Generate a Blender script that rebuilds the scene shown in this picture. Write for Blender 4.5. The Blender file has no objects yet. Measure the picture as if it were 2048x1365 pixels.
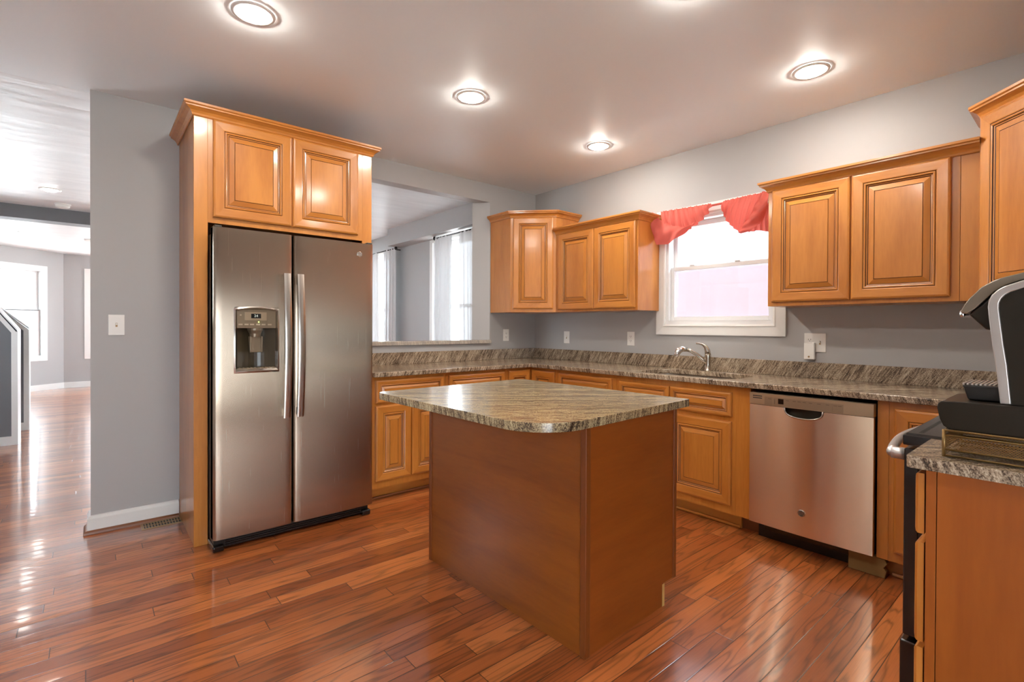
import bpy, bmesh, math, random
from mathutils import Vector, Matrix
random.seed(7)
SC = bpy.context.scene
COL = SC.collection
PI = math.pi

# ------------------------------------------------------------------ camera, world, sun, exposure
def make_camera():
    yaw, pitch, roll = (math.radians(a) for a in (49.7587, -0.4056, 0.2480))
    f = Vector((math.cos(pitch)*math.cos(yaw), math.cos(pitch)*math.sin(yaw), math.sin(pitch)))
    r = Vector((math.sin(yaw), -math.cos(yaw), 0)); u = r.cross(f)
    r2 = r*math.cos(roll) + u*math.sin(roll); u2 = -r*math.sin(roll) + u*math.cos(roll)
    m = Matrix((r2, u2, -f)).transposed().to_4x4()
    m.translation = (-3.5847, -3.8615, 1.2348)
    cd = bpy.data.cameras.new('camera'); cam = bpy.data.objects.new('camera', cd)
    COL.objects.link(cam); cam.matrix_world = m
    cd.sensor_width = 36; cd.lens = 995.69/2048*36
    cd.shift_y = -21.18/2048; cd.clip_start = 0.05; cd.clip_end = 200
    SC.camera = cam
make_camera()

W = bpy.data.worlds.new('daylight'); SC.world = W; W.use_nodes = True
bg = W.node_tree.nodes['Background']
bg.inputs['Color'].default_value = (0.82, 0.91, 1.0, 1)
bg.inputs['Strength'].default_value = 6.5

sd = bpy.data.lights.new('sun', 'SUN'); sun = bpy.data.objects.new('sun', sd); COL.objects.link(sun)
sd.energy = 6; sd.angle = math.radians(0.6); sd.color = (1.0, 0.95, 0.88)
sun.rotation_euler = Vector((0.10, -0.36, -0.93)).to_track_quat('-Z', 'Y').to_euler()
LAMP = 120.0          # emission of the recessed ceiling lamps

vs = SC.view_settings
vs.view_transform = 'Standard'; vs.look = 'None'; vs.gamma = 1.0; vs.exposure = 1.48
vs.use_curve_mapping = False

# ------------------------------------------------------------------ materials
def new_mat(name):
    m = bpy.data.materials.new(name); m.use_nodes = True
    nt = m.node_tree; b = nt.nodes['Principled BSDF']
    return m, nt, b
def simple(name, col, rough=0.5, metal=0.0, coat=0.0, bump=0.0, bscale=200, emit=None, estr=0, spec=None):
    m, nt, b = new_mat(name)
    b.inputs['Base Color'].default_value = (*col, 1); b.inputs['Roughness'].default_value = rough
    b.inputs['Metallic'].default_value = metal; b.inputs['Coat Weight'].default_value = coat
    b.inputs['Coat Roughness'].default_value = 0.15
    if spec is not None: b.inputs['Specular IOR Level'].default_value = spec
    if emit:
        b.inputs['Emission Color'].default_value = (*emit, 1); b.inputs['Emission Strength'].default_value = estr
    if bump:
        tc = nt.nodes.new('ShaderNodeNewGeometry'); n = nt.nodes.new('ShaderNodeTexNoise'); n.inputs['Scale'].default_value = bscale
        bp = nt.nodes.new('ShaderNodeBump'); bp.inputs['Strength'].default_value = bump; bp.inputs['Distance'].default_value = 0.002
        nt.links.new(tc.outputs['Position'], n.inputs['Vector'])
        nt.links.new(n.outputs['Fac'], bp.inputs['Height']); nt.links.new(bp.outputs['Normal'], b.inputs['Normal'])
    return m
class NT:
    """small helper for node graphs"""
    def __init__(s, nt): s.nt = nt
    def n(s, t, **kw):
        x = s.nt.nodes.new(t)
        for k, v in kw.items(): setattr(x, k, v)
        return x
    def l(s, a, b): s.nt.links.new(a, b)
    def math(s, op, a, b=None, c=None):
        x = s.n('ShaderNodeMath', operation=op)
        for i, v in enumerate((a, b, c)):
            if v is None: continue
            if isinstance(v, (int, float)): x.inputs[i].default_value = v
            else: s.l(v, x.inputs[i])
        return x.outputs[0]
    def ramp(s, fac, stops):
        r = s.n('ShaderNodeValToRGB'); e = r.color_ramp.elements
        while len(e) < len(stops): e.new(0.5)
        for el, (p, c) in zip(e, stops): el.position = p; el.color = (*c, 1)
        s.l(fac, r.inputs['Fac']); return r.outputs['Color']
    def mixc(s, fac, a, b, mode='MIX'):
        x = s.n('ShaderNodeMix', data_type='RGBA', blend_type=mode)
        for i, v in ((0, fac), (6, a), (7, b)):
            if isinstance(v, (int, float)): x.inputs[i].default_value = v
            elif isinstance(v, tuple): x.inputs[i].default_value = (*v, 1)
            else: s.l(v, x.inputs[i])
        return x.outputs[2]

def wood(name, axis, c_hi, c_lo, rough=0.36, coat=0.55, grain=0.25):
    """stained maple: faint mottling and fine grain running along `axis`"""
    m, nt, b = new_mat(name); N = NT(nt)
    geo = N.n('ShaderNodeNewGeometry'); oi = N.n('ShaderNodeObjectInfo')
    mp = N.n('ShaderNodeMapping'); s = [9.0, 9.0, 9.0]; s['xyz'.index(axis)] = 1.3
    if axis == 'h': pass
    mp.inputs['Scale'].default_value = s
    ofs = N.n('ShaderNodeVectorMath', operation='SCALE'); ofs.inputs[0].default_value = (13, 7, 5); N.l(oi.outputs['Random'], ofs.inputs['Scale'])
    add = N.n('ShaderNodeVectorMath', operation='ADD'); N.l(geo.outputs['Position'], add.inputs[0]); N.l(ofs.outputs[0], add.inputs[1])
    N.l(add.outputs[0], mp.inputs['Vector'])
    n1 = N.n('ShaderNodeTexNoise'); n1.inputs['Scale'].default_value = 1.0; n1.inputs['Detail'].default_value = 3; n1.inputs['Distortion'].default_value = 0.6
    n2 = N.n('ShaderNodeTexNoise'); n2.inputs['Scale'].default_value = 9.0; n2.inputs['Detail'].default_value = 2
    N.l(mp.outputs[0], n1.inputs['Vector']); N.l(mp.outputs[0], n2.inputs['Vector'])
    f = N.math('ADD', N.math('MULTIPLY', n1.outputs['Fac'], 1-grain), N.math('MULTIPLY', n2.outputs['Fac'], grain))
    col = N.ramp(f, [(0.32, c_lo), (0.62, c_hi)])
    N.l(col, b.inputs['Base Color'])
    b.inputs['Roughness'].default_value = rough; b.inputs['Coat Weight'].default_value = coat; b.inputs['Coat Roughness'].default_value = 0.14
    return m
MAPLE_HI, MAPLE_LO = (0.56, 0.215, 0.036), (0.42, 0.14, 0.019)
M = {}
M['maple_v'] = wood('maple_vertical', 'z', MAPLE_HI, MAPLE_LO)
M['maple_x'] = wood('maple_along_x', 'x', MAPLE_HI, MAPLE_LO)
M['maple_y'] = wood('maple_along_y', 'y', MAPLE_HI, MAPLE_LO)
M['glaze'] = simple('dark_glaze', (0.065, 0.020, 0.006), 0.5)
M['island'] = wood('island_veneer', 'x', (0.30, 0.072, 0.008), (0.225, 0.048, 0.005), rough=0.42, coat=0.1)
M['island_y'] = wood('island_veneer_long', 'y', (0.30, 0.082, 0.007), (0.215, 0.052, 0.004), rough=0.42, coat=0.1)
M['island_trim'] = simple('island_trim', (0.20, 0.05, 0.008), 0.42)
M['endpanel'] = wood('end_panel_veneer', 'z', (0.35, 0.092, 0.009), (0.27, 0.064, 0.006), rough=0.42, coat=0.1)
M['raw_wood'] = simple('raw_wood', (0.62, 0.38, 0.12), 0.6)
M['wall'] = simple('grey_wall_paint', (0.43, 0.425, 0.42), 0.55, bump=0.08, bscale=120)
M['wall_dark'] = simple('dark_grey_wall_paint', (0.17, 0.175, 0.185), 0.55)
M['ceiling'] = simple('ceiling_paint', (0.82, 0.86, 0.88), 0.5, bump=0.04, bscale=60)
M['white'] = simple('white_gloss_trim', (0.80, 0.79, 0.76), 0.35)
M['plastic'] = simple('white_plastic', (0.82, 0.81, 0.77), 0.35)
M['slot'] = simple('dark_slot', (0.03, 0.03, 0.03), 0.6)
M['vinyl'] = simple('white_vinyl', (0.80, 0.80, 0.80), 0.35)
M['shoe'] = simple('stained_shoe_moulding', (0.20, 0.065, 0.02), 0.35)
M['register'] = simple('tan_metal_register', (0.36, 0.24, 0.12), 0.4, metal=0.4)
M['black'] = simple('black_plastic', (0.012, 0.011, 0.010), 0.35)
M['blackgloss'] = simple('black_enamel', (0.012, 0.010, 0.010), 0.12, coat=0.3)
M['glasstop'] = simple('black_ceramic_glass', (0.018, 0.016, 0.015), 0.08, coat=0.5)
M['coffee_black'] = simple('dark_brown_plastic', (0.014, 0.010, 0.005), 0.4, spec=0.35)
M['coffee_silver'] = simple('silver_plastic', (0.52, 0.49, 0.46), 0.3, metal=0.55)
M['coffee_lid'] = simple('pewter_plastic', (0.20, 0.165, 0.12), 0.35, metal=0.4)
M['silver'] = simple('silver_handle', (0.70, 0.68, 0.66), 0.32, metal=0.7)
M['chrome'] = simple('chrome', (0.8, 0.8, 0.8), 0.08, metal=1)
M['nickel'] = simple('brushed_nickel', (0.52, 0.47, 0.40), 0.22, metal=1)
M['bronze'] = simple('bronze_wire', (0.30, 0.19, 0.07), 0.35, metal=0.8)
M['cardboard'] = simple('cardboard', (0.27, 0.16, 0.05), 0.8, bump=0.3, bscale=30)
M['dark_iron'] = simple('dark_iron', (0.03, 0.028, 0.027), 0.4, metal=0.5)
M['lamp'] = simple('lamp_lens', (0.9, 0.9, 0.9), 0.4, emit=(1.0, 0.935, 0.845), estr=LAMP)
M['lamp_cool'] = simple('lamp_lens_far', (0.9, 0.9, 0.9), 0.4, emit=(1.0, 0.95, 0.88), estr=12)
M['led'] = simple('green_led', (0.3, 0.7, 0.1), 0.4, emit=(0.55, 1.0, 0.1), estr=3)
M['digit'] = simple('display_digit', (0.2, 0.22, 0.2), 0.4, emit=(0.5, 0.55, 0.45), estr=0.35)
M['display'] = simple('display_glass', (0.008, 0.008, 0.008), 0.1)
M['disp_panel'] = simple('dispenser_panel', (0.19, 0.145, 0.095), 0.35, metal=0.3)
M['disp_plate'] = simple('dispenser_plate', (0.36, 0.28, 0.19), 0.3, metal=0.5)
M['disp_dark'] = simple('dispenser_recess', (0.05, 0.037, 0.020), 0.3)
M['mark'] = simple('printed_mark', (0.10, 0.075, 0.05), 0.5)
M['mark_light'] = simple('printed_light_mark', (0.36, 0.29, 0.2), 0.5)

def steel(name, tangent, col, rough, aniso, axis_scale):
    m, nt, b = new_mat(name); N = NT(nt)
    b.inputs['Base Color'].default_value = (*col, 1); b.inputs['Metallic'].default_value = 1
    b.inputs['Anisotropic'].default_value = aniso
    t = N.n('ShaderNodeCombineXYZ')
    for i in range(3): t.inputs[i].default_value = tangent[i]
    N.l(t.outputs[0], b.inputs['Tangent'])
    geo = N.n('ShaderNodeNewGeometry'); mp = N.n('ShaderNodeMapping'); mp.inputs['Scale'].default_value = axis_scale
    n = N.n('ShaderNodeTexNoise'); n.inputs['Scale'].default_value = 1; n.inputs['Detail'].default_value = 2
    N.l(geo.outputs['Position'], mp.inputs['Vector']); N.l(mp.outputs[0], n.inputs['Vector'])
    mr = N.n('ShaderNodeMapRange'); mr.inputs['To Min'].default_value = rough*0.97; mr.inputs['To Max'].default_value = rough*1.03
    N.l(n.outputs['Fac'], mr.inputs['Value']); N.l(mr.outputs[0], b.inputs['Roughness'])
    return m
M['steel'] = steel('brushed_steel_fridge', (1, 0, 0), (0.46, 0.37, 0.285), 0.27, 0.95, (400, 400, 3))
M['steel_dw'] = steel('brushed_steel_dishwasher', (0, 0, 1), (0.86, 0.745, 0.585), 0.23, 1.0, (400, 3, 400))
M['steel_plain'] = simple('satin_steel', (0.55, 0.50, 0.45), 0.24, metal=1)
M['dw_strip'] = simple('dishwasher_strip', (0.47, 0.36, 0.24), 0.35, metal=0.6)
M['fridge_side'] = simple('fridge_side_grey', (0.07, 0.062, 0.055), 0.4)

def glass():
    m = bpy.data.materials.new('window_glass'); m.use_nodes = True; nt = m.node_tree; nt.nodes.clear(); N = NT(nt)
    o = N.n('ShaderNodeOutputMaterial'); mx = N.n('ShaderNodeMixShader'); t = N.n('ShaderNodeBsdfTransparent'); g = N.n('ShaderNodeBsdfGlossy')
    g.inputs['Roughness'].default_value = 0.02; t.inputs['Color'].default_value = (0.97, 0.98, 0.98, 1)
    lw = N.n('ShaderNodeLayerWeight'); lw.inputs['Blend'].default_value = 0.5
    fr = N.math('ADD', N.math('MULTIPLY', N.math('POWER', lw.outputs['Facing'], 5.0), 0.85), 0.04)
    N.l(fr, mx.inputs[0]); N.l(t.outputs[0], mx.inputs[1]); N.l(g.outputs[0], mx.inputs[2]); N.l(mx.outputs[0], o.inputs[0])
    return m
M['glass'] = glass()
def cloth(name, col, transp, transl):
    m = bpy.data.materials.new(name); m.use_nodes = True; nt = m.node_tree; nt.nodes.clear(); N = NT(nt)
    o = N.n('ShaderNodeOutputMaterial'); m1 = N.n('ShaderNodeMixShader'); m2 = N.n('ShaderNodeMixShader')
    d = N.n('ShaderNodeBsdfDiffuse'); tl = N.n('ShaderNodeBsdfTranslucent'); tr = N.n('ShaderNodeBsdfTransparent')
    for s in (d, tl): s.inputs['Color'].default_value = (*col, 1)
    m1.inputs[0].default_value = transl; m2.inputs[0].default_value = transp
    N.l(d.outputs[0], m1.inputs[1]); N.l(tl.outputs[0], m1.inputs[2]); N.l(m1.outputs[0], m2.inputs[1]); N.l(tr.outputs[0], m2.inputs[2]); N.l(m2.outputs[0], o.inputs[0])
    return m
M['sheer'] = cloth('white_sheer_voile', (0.72, 0.72, 0.72), 0.03, 0.07)
M['coral'] = cloth('coral_cotton', (0.74, 0.19, 0.15), 0.0, 0.38)

M['screen'] = cloth('insect_screen', (0.50, 0.44, 0.47), 0.45, 0.3)
def granite(name, nrm, scale=1.0, warm=1.0, pale=0.0):
    """foliated granite: streaks lie in planes with normal `nrm`"""
    m, nt, b = new_mat(name); N = NT(nt)
    e1 = Vector(nrm).normalized(); e2 = e1.orthogonal().normalized(); e3 = e1.cross(e2)
    geo = N.n('ShaderNodeNewGeometry')
    wob = N.n('ShaderNodeTexNoise'); wob.inputs['Scale'].default_value = 2.2; N.l(geo.outputs['Position'], wob.inputs['Vector'])
    def dot(v):
        x = N.n('ShaderNodeVectorMath', operation='DOT_PRODUCT'); N.l(geo.outputs['Position'], x.inputs[0]); x.inputs[1].default_value = v
        return x.outputs['Value']
    a = N.math('ADD', dot(e1), N.math('MULTIPLY', wob.outputs['Fac'], 0.03))
    def coords(k1, k2):
        c = N.n('ShaderNodeCombineXYZ'); N.l(N.math('MULTIPLY', a, k1*scale), c.inputs[0]); N.l(N.math('MULTIPLY', dot(e2), k2*scale), c.inputs[1]); N.l(N.math('MULTIPLY', dot(e3), k2*scale), c.inputs[2])
        return c.outputs[0]
    def noise(vec, det=3, rough=0.6):
        n = N.n('ShaderNodeTexNoise'); n.inputs['Scale'].default_value = 1; n.inputs['Detail'].default_value = det; n.inputs['Roughness'].default_value = rough
        N.l(vec, n.inputs['Vector']); return n.outputs['Fac']
    big = noise(coords(24, 1.6)); mid = noise(coords(130, 14), 3, 0.7); spk = noise(coords(330, 190), 2, 0.7)
    f = N.math('ADD', N.math('ADD', N.math('MULTIPLY', big, 0.22), N.math('MULTIPLY', mid, 0.40)), N.math('MULTIPLY', spk, 0.38))
    w = warm
    col = N.ramp(f, [(0.37, (0.018, 0.013, 0.009)), (0.445, (0.10, 0.068, 0.045)), (0.50, (0.29, 0.215, 0.145*w)), (0.565, (0.48, 0.385, 0.275*w)), (0.64, (0.68, 0.585, 0.45*w))])
    if pale: col = N.mixc(pale, col, (0.60, 0.57, 0.52))
    N.l(col, b.inputs['Base Color'])
    b.inputs['Roughness'].default_value = 0.16; b.inputs['Specular IOR Level'].default_value = 0.6
    return m
M['granite'] = granite('granite_worktop', (0.62, 0.74, -0.25))
M['granite_island'] = granite('granite_island', (0.62, 0.76, -0.12), 1.0, 0.80)
M['granite_sw'] = granite('granite_splash_sink', (0.25, 0.86, 0.52))
M['granite_sa'] = granite('granite_splash_back', (0.86, 0.25, -0.50))
M['granite_grey'] = granite('granite_ledge', (0.5, 0.5, 0.1), 1.0, 1.0, pale=0.5)

def floor_mat():
    m, nt, b = new_mat('oak_strip_floor'); N = NT(nt)
    geo = N.n('ShaderNodeNewGeometry'); sp = N.n('ShaderNodeSeparateXYZ'); N.l(geo.outputs['Position'], sp.inputs[0])
    PW, PL = 0.083, 0.95
    v = N.math('DIVIDE', N.math('ADD', sp.outputs['Y'], 50), PW); row = N.math('FLOOR', v); fv = N.math('SUBTRACT', v, row)
    wr = N.n('ShaderNodeTexWhiteNoise', noise_dimensions='1D'); N.l(row, wr.inputs['W'])
    u = N.math('ADD', N.math('DIVIDE', N.math('ADD', sp.outputs['X'], 50), PL), N.math('MULTIPLY', wr.outputs['Value'], 7.3))
    cell = N.math('FLOOR', u); fu = N.math('SUBTRACT', u, cell)
    c2 = N.n('ShaderNodeCombineXYZ'); N.l(row, c2.inputs[0]); N.l(cell, c2.inputs[1])
    wn = N.n('ShaderNodeTexWhiteNoise', noise_dimensions='2D'); N.l(c2.outputs[0], wn.inputs['Vector'])
    # grain: cathedral figure from distorted noise stretched along the board
    g = N.n('ShaderNodeCombineXYZ')
    N.l(N.math('MULTIPLY', sp.outputs['X'], 1.6), g.inputs[0]); N.l(N.math('MULTIPLY', sp.outputs['Y'], 17), g.inputs[1]); N.l(N.math('MULTIPLY', wn.outputs['Value'], 37), g.inputs[2])
    n1 = N.n('ShaderNodeTexNoise'); n1.inputs['Scale'].default_value = 1.0; n1.inputs['Detail'].default_value = 1.5; N.l(g.outputs[0], n1.inputs['Vector'])
    rings = N.math('PINGPONG', N.math('MULTIPLY', n1.outputs['Fac'], 13), 1.0)
    g2 = N.n('ShaderNodeCombineXYZ'); N.l(N.math('MULTIPLY', sp.outputs['X'], 9), g2.inputs[0]); N.l(N.math('MULTIPLY', sp.outputs['Y'], 260), g2.inputs[1]); N.l(wn.outputs['Value'], g2.inputs[2])
    n2 = N.n('ShaderNodeTexNoise'); n2.inputs['Scale'].default_value = 1.0; n2.inputs['Detail'].default_value = 2; N.l(g2.outputs[0], n2.inputs['Vector'])
    base = N.ramp(wn.outputs['Value'], [(0.0, (0.25, 0.062, 0.016)), (0.35, (0.38, 0.103, 0.026)), (0.7, (0.47, 0.138, 0.036)), (1.0, (0.56, 0.185, 0.052))])
    gr = N.math('ADD', N.math('MULTIPLY', N.math('SMOOTH_MIN', N.math('MULTIPLY', rings, 2.2), 1.0, 0.3), 0.55), N.math('MULTIPLY', n2.outputs['Fac'], 0.5))
    mul = N.math('ADD', N.math('MULTIPLY', gr, 0.85), 0.28)
    k = N.n('ShaderNodeVectorMath', operation='SCALE'); N.l(base, k.inputs[0]); N.l(mul, k.inputs['Scale'])
    ev = N.math('MINIMUM', fv, N.math('SUBTRACT', 1.0, fv)); eu = N.math('MULTIPLY', N.math('MINIMUM', fu, N.math('SUBTRACT', 1.0, fu)), PL/PW)
    edge = N.math('MINIMUM', ev, eu)
    seam = N.n('ShaderNodeMapRange', interpolation_type='SMOOTHSTEP'); seam.inputs['From Min'].default_value = 0.006; seam.inputs['From Max'].default_value = 0.032; N.l(edge, seam.inputs['Value'])
    col = N.mixc(seam.outputs[0], (0.045, 0.012, 0.005), k.outputs[0])
    N.l(col, b.inputs['Base Color'])
    b.inputs['Roughness'].default_value = 0.28; b.inputs['Coat Weight'].default_value = 0.85; b.inputs['Coat Roughness'].default_value = 0.085
    # each board is slightly crowned and tilted; worn varnish
    tilt = N.math('MULTIPLY', N.math('SUBTRACT', wn.outputs['Value'], 0.5), N.math('MULTIPLY', fv, 0.0011))
    crown = N.math('MULTIPLY', N.math('MULTIPLY', fv, N.math('SUBTRACT', 1.0, fv)), 0.0011)
    n3 = N.n('ShaderNodeTexNoise'); n3.inputs['Scale'].default_value = 9; n3.inputs['Detail'].default_value = 2; N.l(geo.outputs['Position'], n3.inputs['Vector'])
    h = N.math('ADD', N.math('ADD', tilt, crown), N.math('ADD', N.math('MULTIPLY', seam.outputs[0], 0.0005), N.math('MULTIPLY', n3.outputs['Fac'], 0.0007)))
    bp = N.n('ShaderNodeBump'); bp.inputs['Strength'].default_value = 0.55; bp.inputs['Distance'].default_value = 1.0; N.l(h, bp.inputs['Height'])
    N.l(bp.outputs['Normal'], b.inputs['Normal']); N.l(bp.outputs['Normal'], b.inputs['Coat Normal'])
    return m
M['floor'] = floor_mat()

def plaster_mat():
    m, nt, b = new_mat('rough_plaster_ceiling'); N = NT(nt)
    geo = N.n('ShaderNodeNewGeometry'); mp = N.n('ShaderNodeMapping'); mp.inputs['Scale'].default_value = (1.2, 5, 1); mp.inputs['Rotation'].default_value = (0, 0, 0.15)
    N.l(geo.outputs['Position'], mp.inputs['Vector'])
    n = N.n('ShaderNodeTexNoise'); n.inputs['Scale'].default_value = 1.6; n.inputs['Detail'].default_value = 4; N.l(mp.outputs[0], n.inputs['Vector'])
    N.l(N.ramp(n.outputs['Fac'], [(0.3, (0.68, 0.69, 0.70)), (0.7, (0.77, 0.78, 0.79))]), b.inputs['Base Color'])
    bp = N.n('ShaderNodeBump'); bp.inputs['Strength'].default_value = 0.5; bp.inputs['Distance'].default_value = 0.02; N.l(n.outputs['Fac'], bp.inputs['Height']); N.l(bp.outputs['Normal'], b.inputs['Normal'])
    b.inputs['Roughness'].default_value = 0.4
    return m
M['plaster'] = plaster_mat()

def shingle_mat():
    m, nt, b = new_mat('pink_shingle_siding'); N = NT(nt)
    geo = N.n('ShaderNodeNewGeometry'); sp = N.n('ShaderNodeSeparateXYZ'); N.l(geo.outputs['Position'], sp.inputs[0])
    c = N.n('ShaderNodeCombineXYZ'); N.l(sp.outputs['Y'], c.inputs[0]); N.l(sp.outputs['Z'], c.inputs[1])
    br = N.n('ShaderNodeTexBrick'); br.inputs['Scale'].default_value = 1; br.inputs['Brick Width'].default_value = 0.16; br.inputs['Row Height'].default_value = 0.18; br.inputs['Mortar Size'].default_value = 0.006
    br.inputs['Color1'].default_value = (0.30, 0.22, 0.23, 1); br.inputs['Color2'].default_value = (0.28, 0.20, 0.21, 1); br.inputs['Mortar'].default_value = (0.20, 0.13, 0.14, 1)
    N.l(c.outputs[0], br.inputs['Vector']); N.l(br.outputs['Color'], b.inputs['Base Color']); b.inputs['Roughness'].default_value = 0.8
    return m
M['shingle'] = shingle_mat()
M['siding'] = simple('white_siding', (0.78, 0.78, 0.78), 0.7)
M['shutter'] = simple('blue_shutter', (0.30, 0.42, 0.62), 0.6)
M['roofing'] = simple('roofing', (0.25, 0.22, 0.2), 0.8)
M['ground'] = simple('outdoor_ground', (0.72, 0.71, 0.69), 0.9)

# ------------------------------------------------------------------ mesh builder
class MB:
    def __init__(s): s.v = []; s.f = []; s.m = []
    def add(s, vs, fs, m=0):
        b = len(s.v); s.v += [Vector(x) for x in vs]
        for f in fs: s.f.append([i+b for i in f]); s.m.append(m)
        return s
    def box(s, x0, x1, y0, y1, z0, z1, m=0):
        if x0 > x1: x0, x1 = x1, x0
        if y0 > y1: y0, y1 = y1, y0
        if z0 > z1: z0, z1 = z1, z0
        v = [(x0,y0,z0),(x1,y0,z0),(x1,y1,z0),(x0,y1,z0),(x0,y0,z1),(x1,y0,z1),(x1,y1,z1),(x0,y1,z1)]
        return s.add(v, [(3,2,1,0),(4,5,6,7),(0,1,5,4),(1,2,6,5),(2,3,7,6),(3,0,4,7)], m)
    def prism(s, pts, z0, z1, m=0):
        """plan polygon (x, y) extruded up"""
        return s.extrude([(x, y, z0) for x, y in pts], (0, 0, z1-z0), m)
    def extrude(s, poly, vec, m=0):
        poly = [Vector(p) for p in poly]; vec = Vector(vec); n = len(poly)
        nr = Vector((0, 0, 0))
        for i in range(n): nr += poly[i].cross(poly[(i+1) % n])
        if nr.dot(vec) < 0: poly = poly[::-1]
        top = [p+vec for p in poly]
        fs = [list(range(n))[::-1], [n+i for i in range(n)]] + [(i, (i+1) % n, n+(i+1) % n, n+i) for i in range(n)]
        return s.add(poly+top, fs, m)
    def sweep(s, path, prof, m=0, closed=False, side=1):
        """profile [(out, z)] carried along a plan path with mitred corners; out is to the right of travel when side=1"""
        P = [Vector((x, y)) for x, y in path]; n = len(P); rows = []
        for i in range(n):
            d1 = (P[i]-P[i-1]).normalized() if (i > 0 or closed) else None
            d2 = (P[(i+1) % n]-P[i]).normalized() if (i < n-1 or closed) else None
            if d1 is None: d1 = d2
            if d2 is None: d2 = d1
            n1 = Vector((d1.y, -d1.x))*side; n2 = Vector((d2.y, -d2.x))*side
            mt = (n1+n2); mt = mt/(1+n1.dot(n2))
            rows.append([(P[i].x+mt.x*o, P[i].y+mt.y*o, z) for o, z in prof])
        k = len(prof); vs = [p for r in rows for p in r]; fs = []
        for i in range(n if closed else n-1):
            j = (i+1) % n
            for a in range(k):
                b = (a+1) % k
                q = (i*k+a, i*k+b, j*k+b, j*k+a)
                fs.append(q if side == 1 else q[::-1])
        if not closed:
            fs += [list(range(k))[::-1], [(n-1)*k+a for a in range(k)]]
        return s.add(vs, fs, m)
    def tube(s, pts, r, n=12, m=0, closed=False, caps=True):
        P = [Vector(p) for p in pts]; R = r if isinstance(r, (list, tuple)) else [r]*len(P); N = len(P)
        rows = []; up = None
        for i in range(N):
            a = P[i-1] if (i > 0 or closed) else P[i]; b = P[(i+1) % N] if (i < N-1 or closed) else P[i]
            t = (b-a).normalized()
            if up is None: up = t.orthogonal().normalized()
            up = (up - t*up.dot(t)).normalized(); sd_ = t.cross(up)
            rows.append([P[i]+(up*math.cos(2*PI*k/n)+sd_*math.sin(2*PI*k/n))*R[i] for k in range(n)])
        vs = [p for r_ in rows for p in r_]; fs = []
        for i in range(N if closed else N-1):
            j = (i+1) % N
            for k in range(n): fs.append((i*n+k, i*n+(k+1) % n, j*n+(k+1) % n, j*n+k))
        if caps and not closed: fs += [list(range(n))[::-1], [(N-1)*n+k for k in range(n)]]
        return s.add(vs, fs, m)
    def lathe(s, prof, c, n=32, m=0, axis=(0, 0, 1)):
        """prof [(r, h)] around `axis` through c"""
        ax = Vector(axis).normalized(); e1 = ax.orthogonal().normalized(); e2 = ax.cross(e1); c = Vector(c); vs = []; fs = []
        for r, h in prof:
            for k in range(n): vs.append(c+ax*h+(e1*math.cos(2*PI*k/n)+e2*math.sin(2*PI*k/n))*r)
        for i in range(len(prof)-1):
            for k in range(n): fs.append((i*n+k, i*n+(k+1) % n, (i+1)*n+(k+1) % n, (i+1)*n+k))
        fs += [list(range(n))[::-1], [(len(prof)-1)*n+k for k in range(n)]]
        return s.add(vs, fs, m)
    def grid(s, fn, nu, nv, m=0, flip=False):
        vs = [fn(i/nu, j/nv) for j in range(nv+1) for i in range(nu+1)]
        fs = []
        for j in range(nv):
            for i in range(nu):
                q = (j*(nu+1)+i, j*(nu+1)+i+1, (j+1)*(nu+1)+i+1, (j+1)*(nu+1)+i)
                fs.append(q[::-1] if flip else q)
        return s.add(vs, fs, m)
    def build(s, name, mats, parent=None, bevel=0, smooth=False, seg=2, weld=False):
        mats = mats if isinstance(mats, (list, tuple)) else [mats]
        off = Vector((0, 0, 0)); p = parent
        while p is not None: off += p.location; p = p.parent
        me = bpy.data.meshes.new(name); me.from_pydata([v-off for v in s.v], [], s.f)
        for m in mats: me.materials.append(m)
        for i, pl in enumerate(me.polygons): pl.material_index = s.m[i]; pl.use_smooth = smooth
        if weld:
            bm = bmesh.new(); bm.from_mesh(me); bmesh.ops.remove_doubles(bm, verts=bm.verts, dist=1e-5); bmesh.ops.recalc_face_normals(bm, faces=bm.faces); bm.to_mesh(me); bm.free()
        me.update()
        o = bpy.data.objects.new(name, me); COL.objects.link(o); o.parent = parent
        if bevel:
            b = o.modifiers.new('bevel', 'BEVEL'); b.width = bevel; b.segments = seg; b.limit_method = 'ANGLE'; b.angle_limit = math.radians(40)
            for pl in me.polygons: pl.use_smooth = True
            w = o.modifiers.new('wn', 'WEIGHTED_NORMAL'); w.keep_sharp = True
        elif smooth == 'auto': pass
        return o

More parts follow.
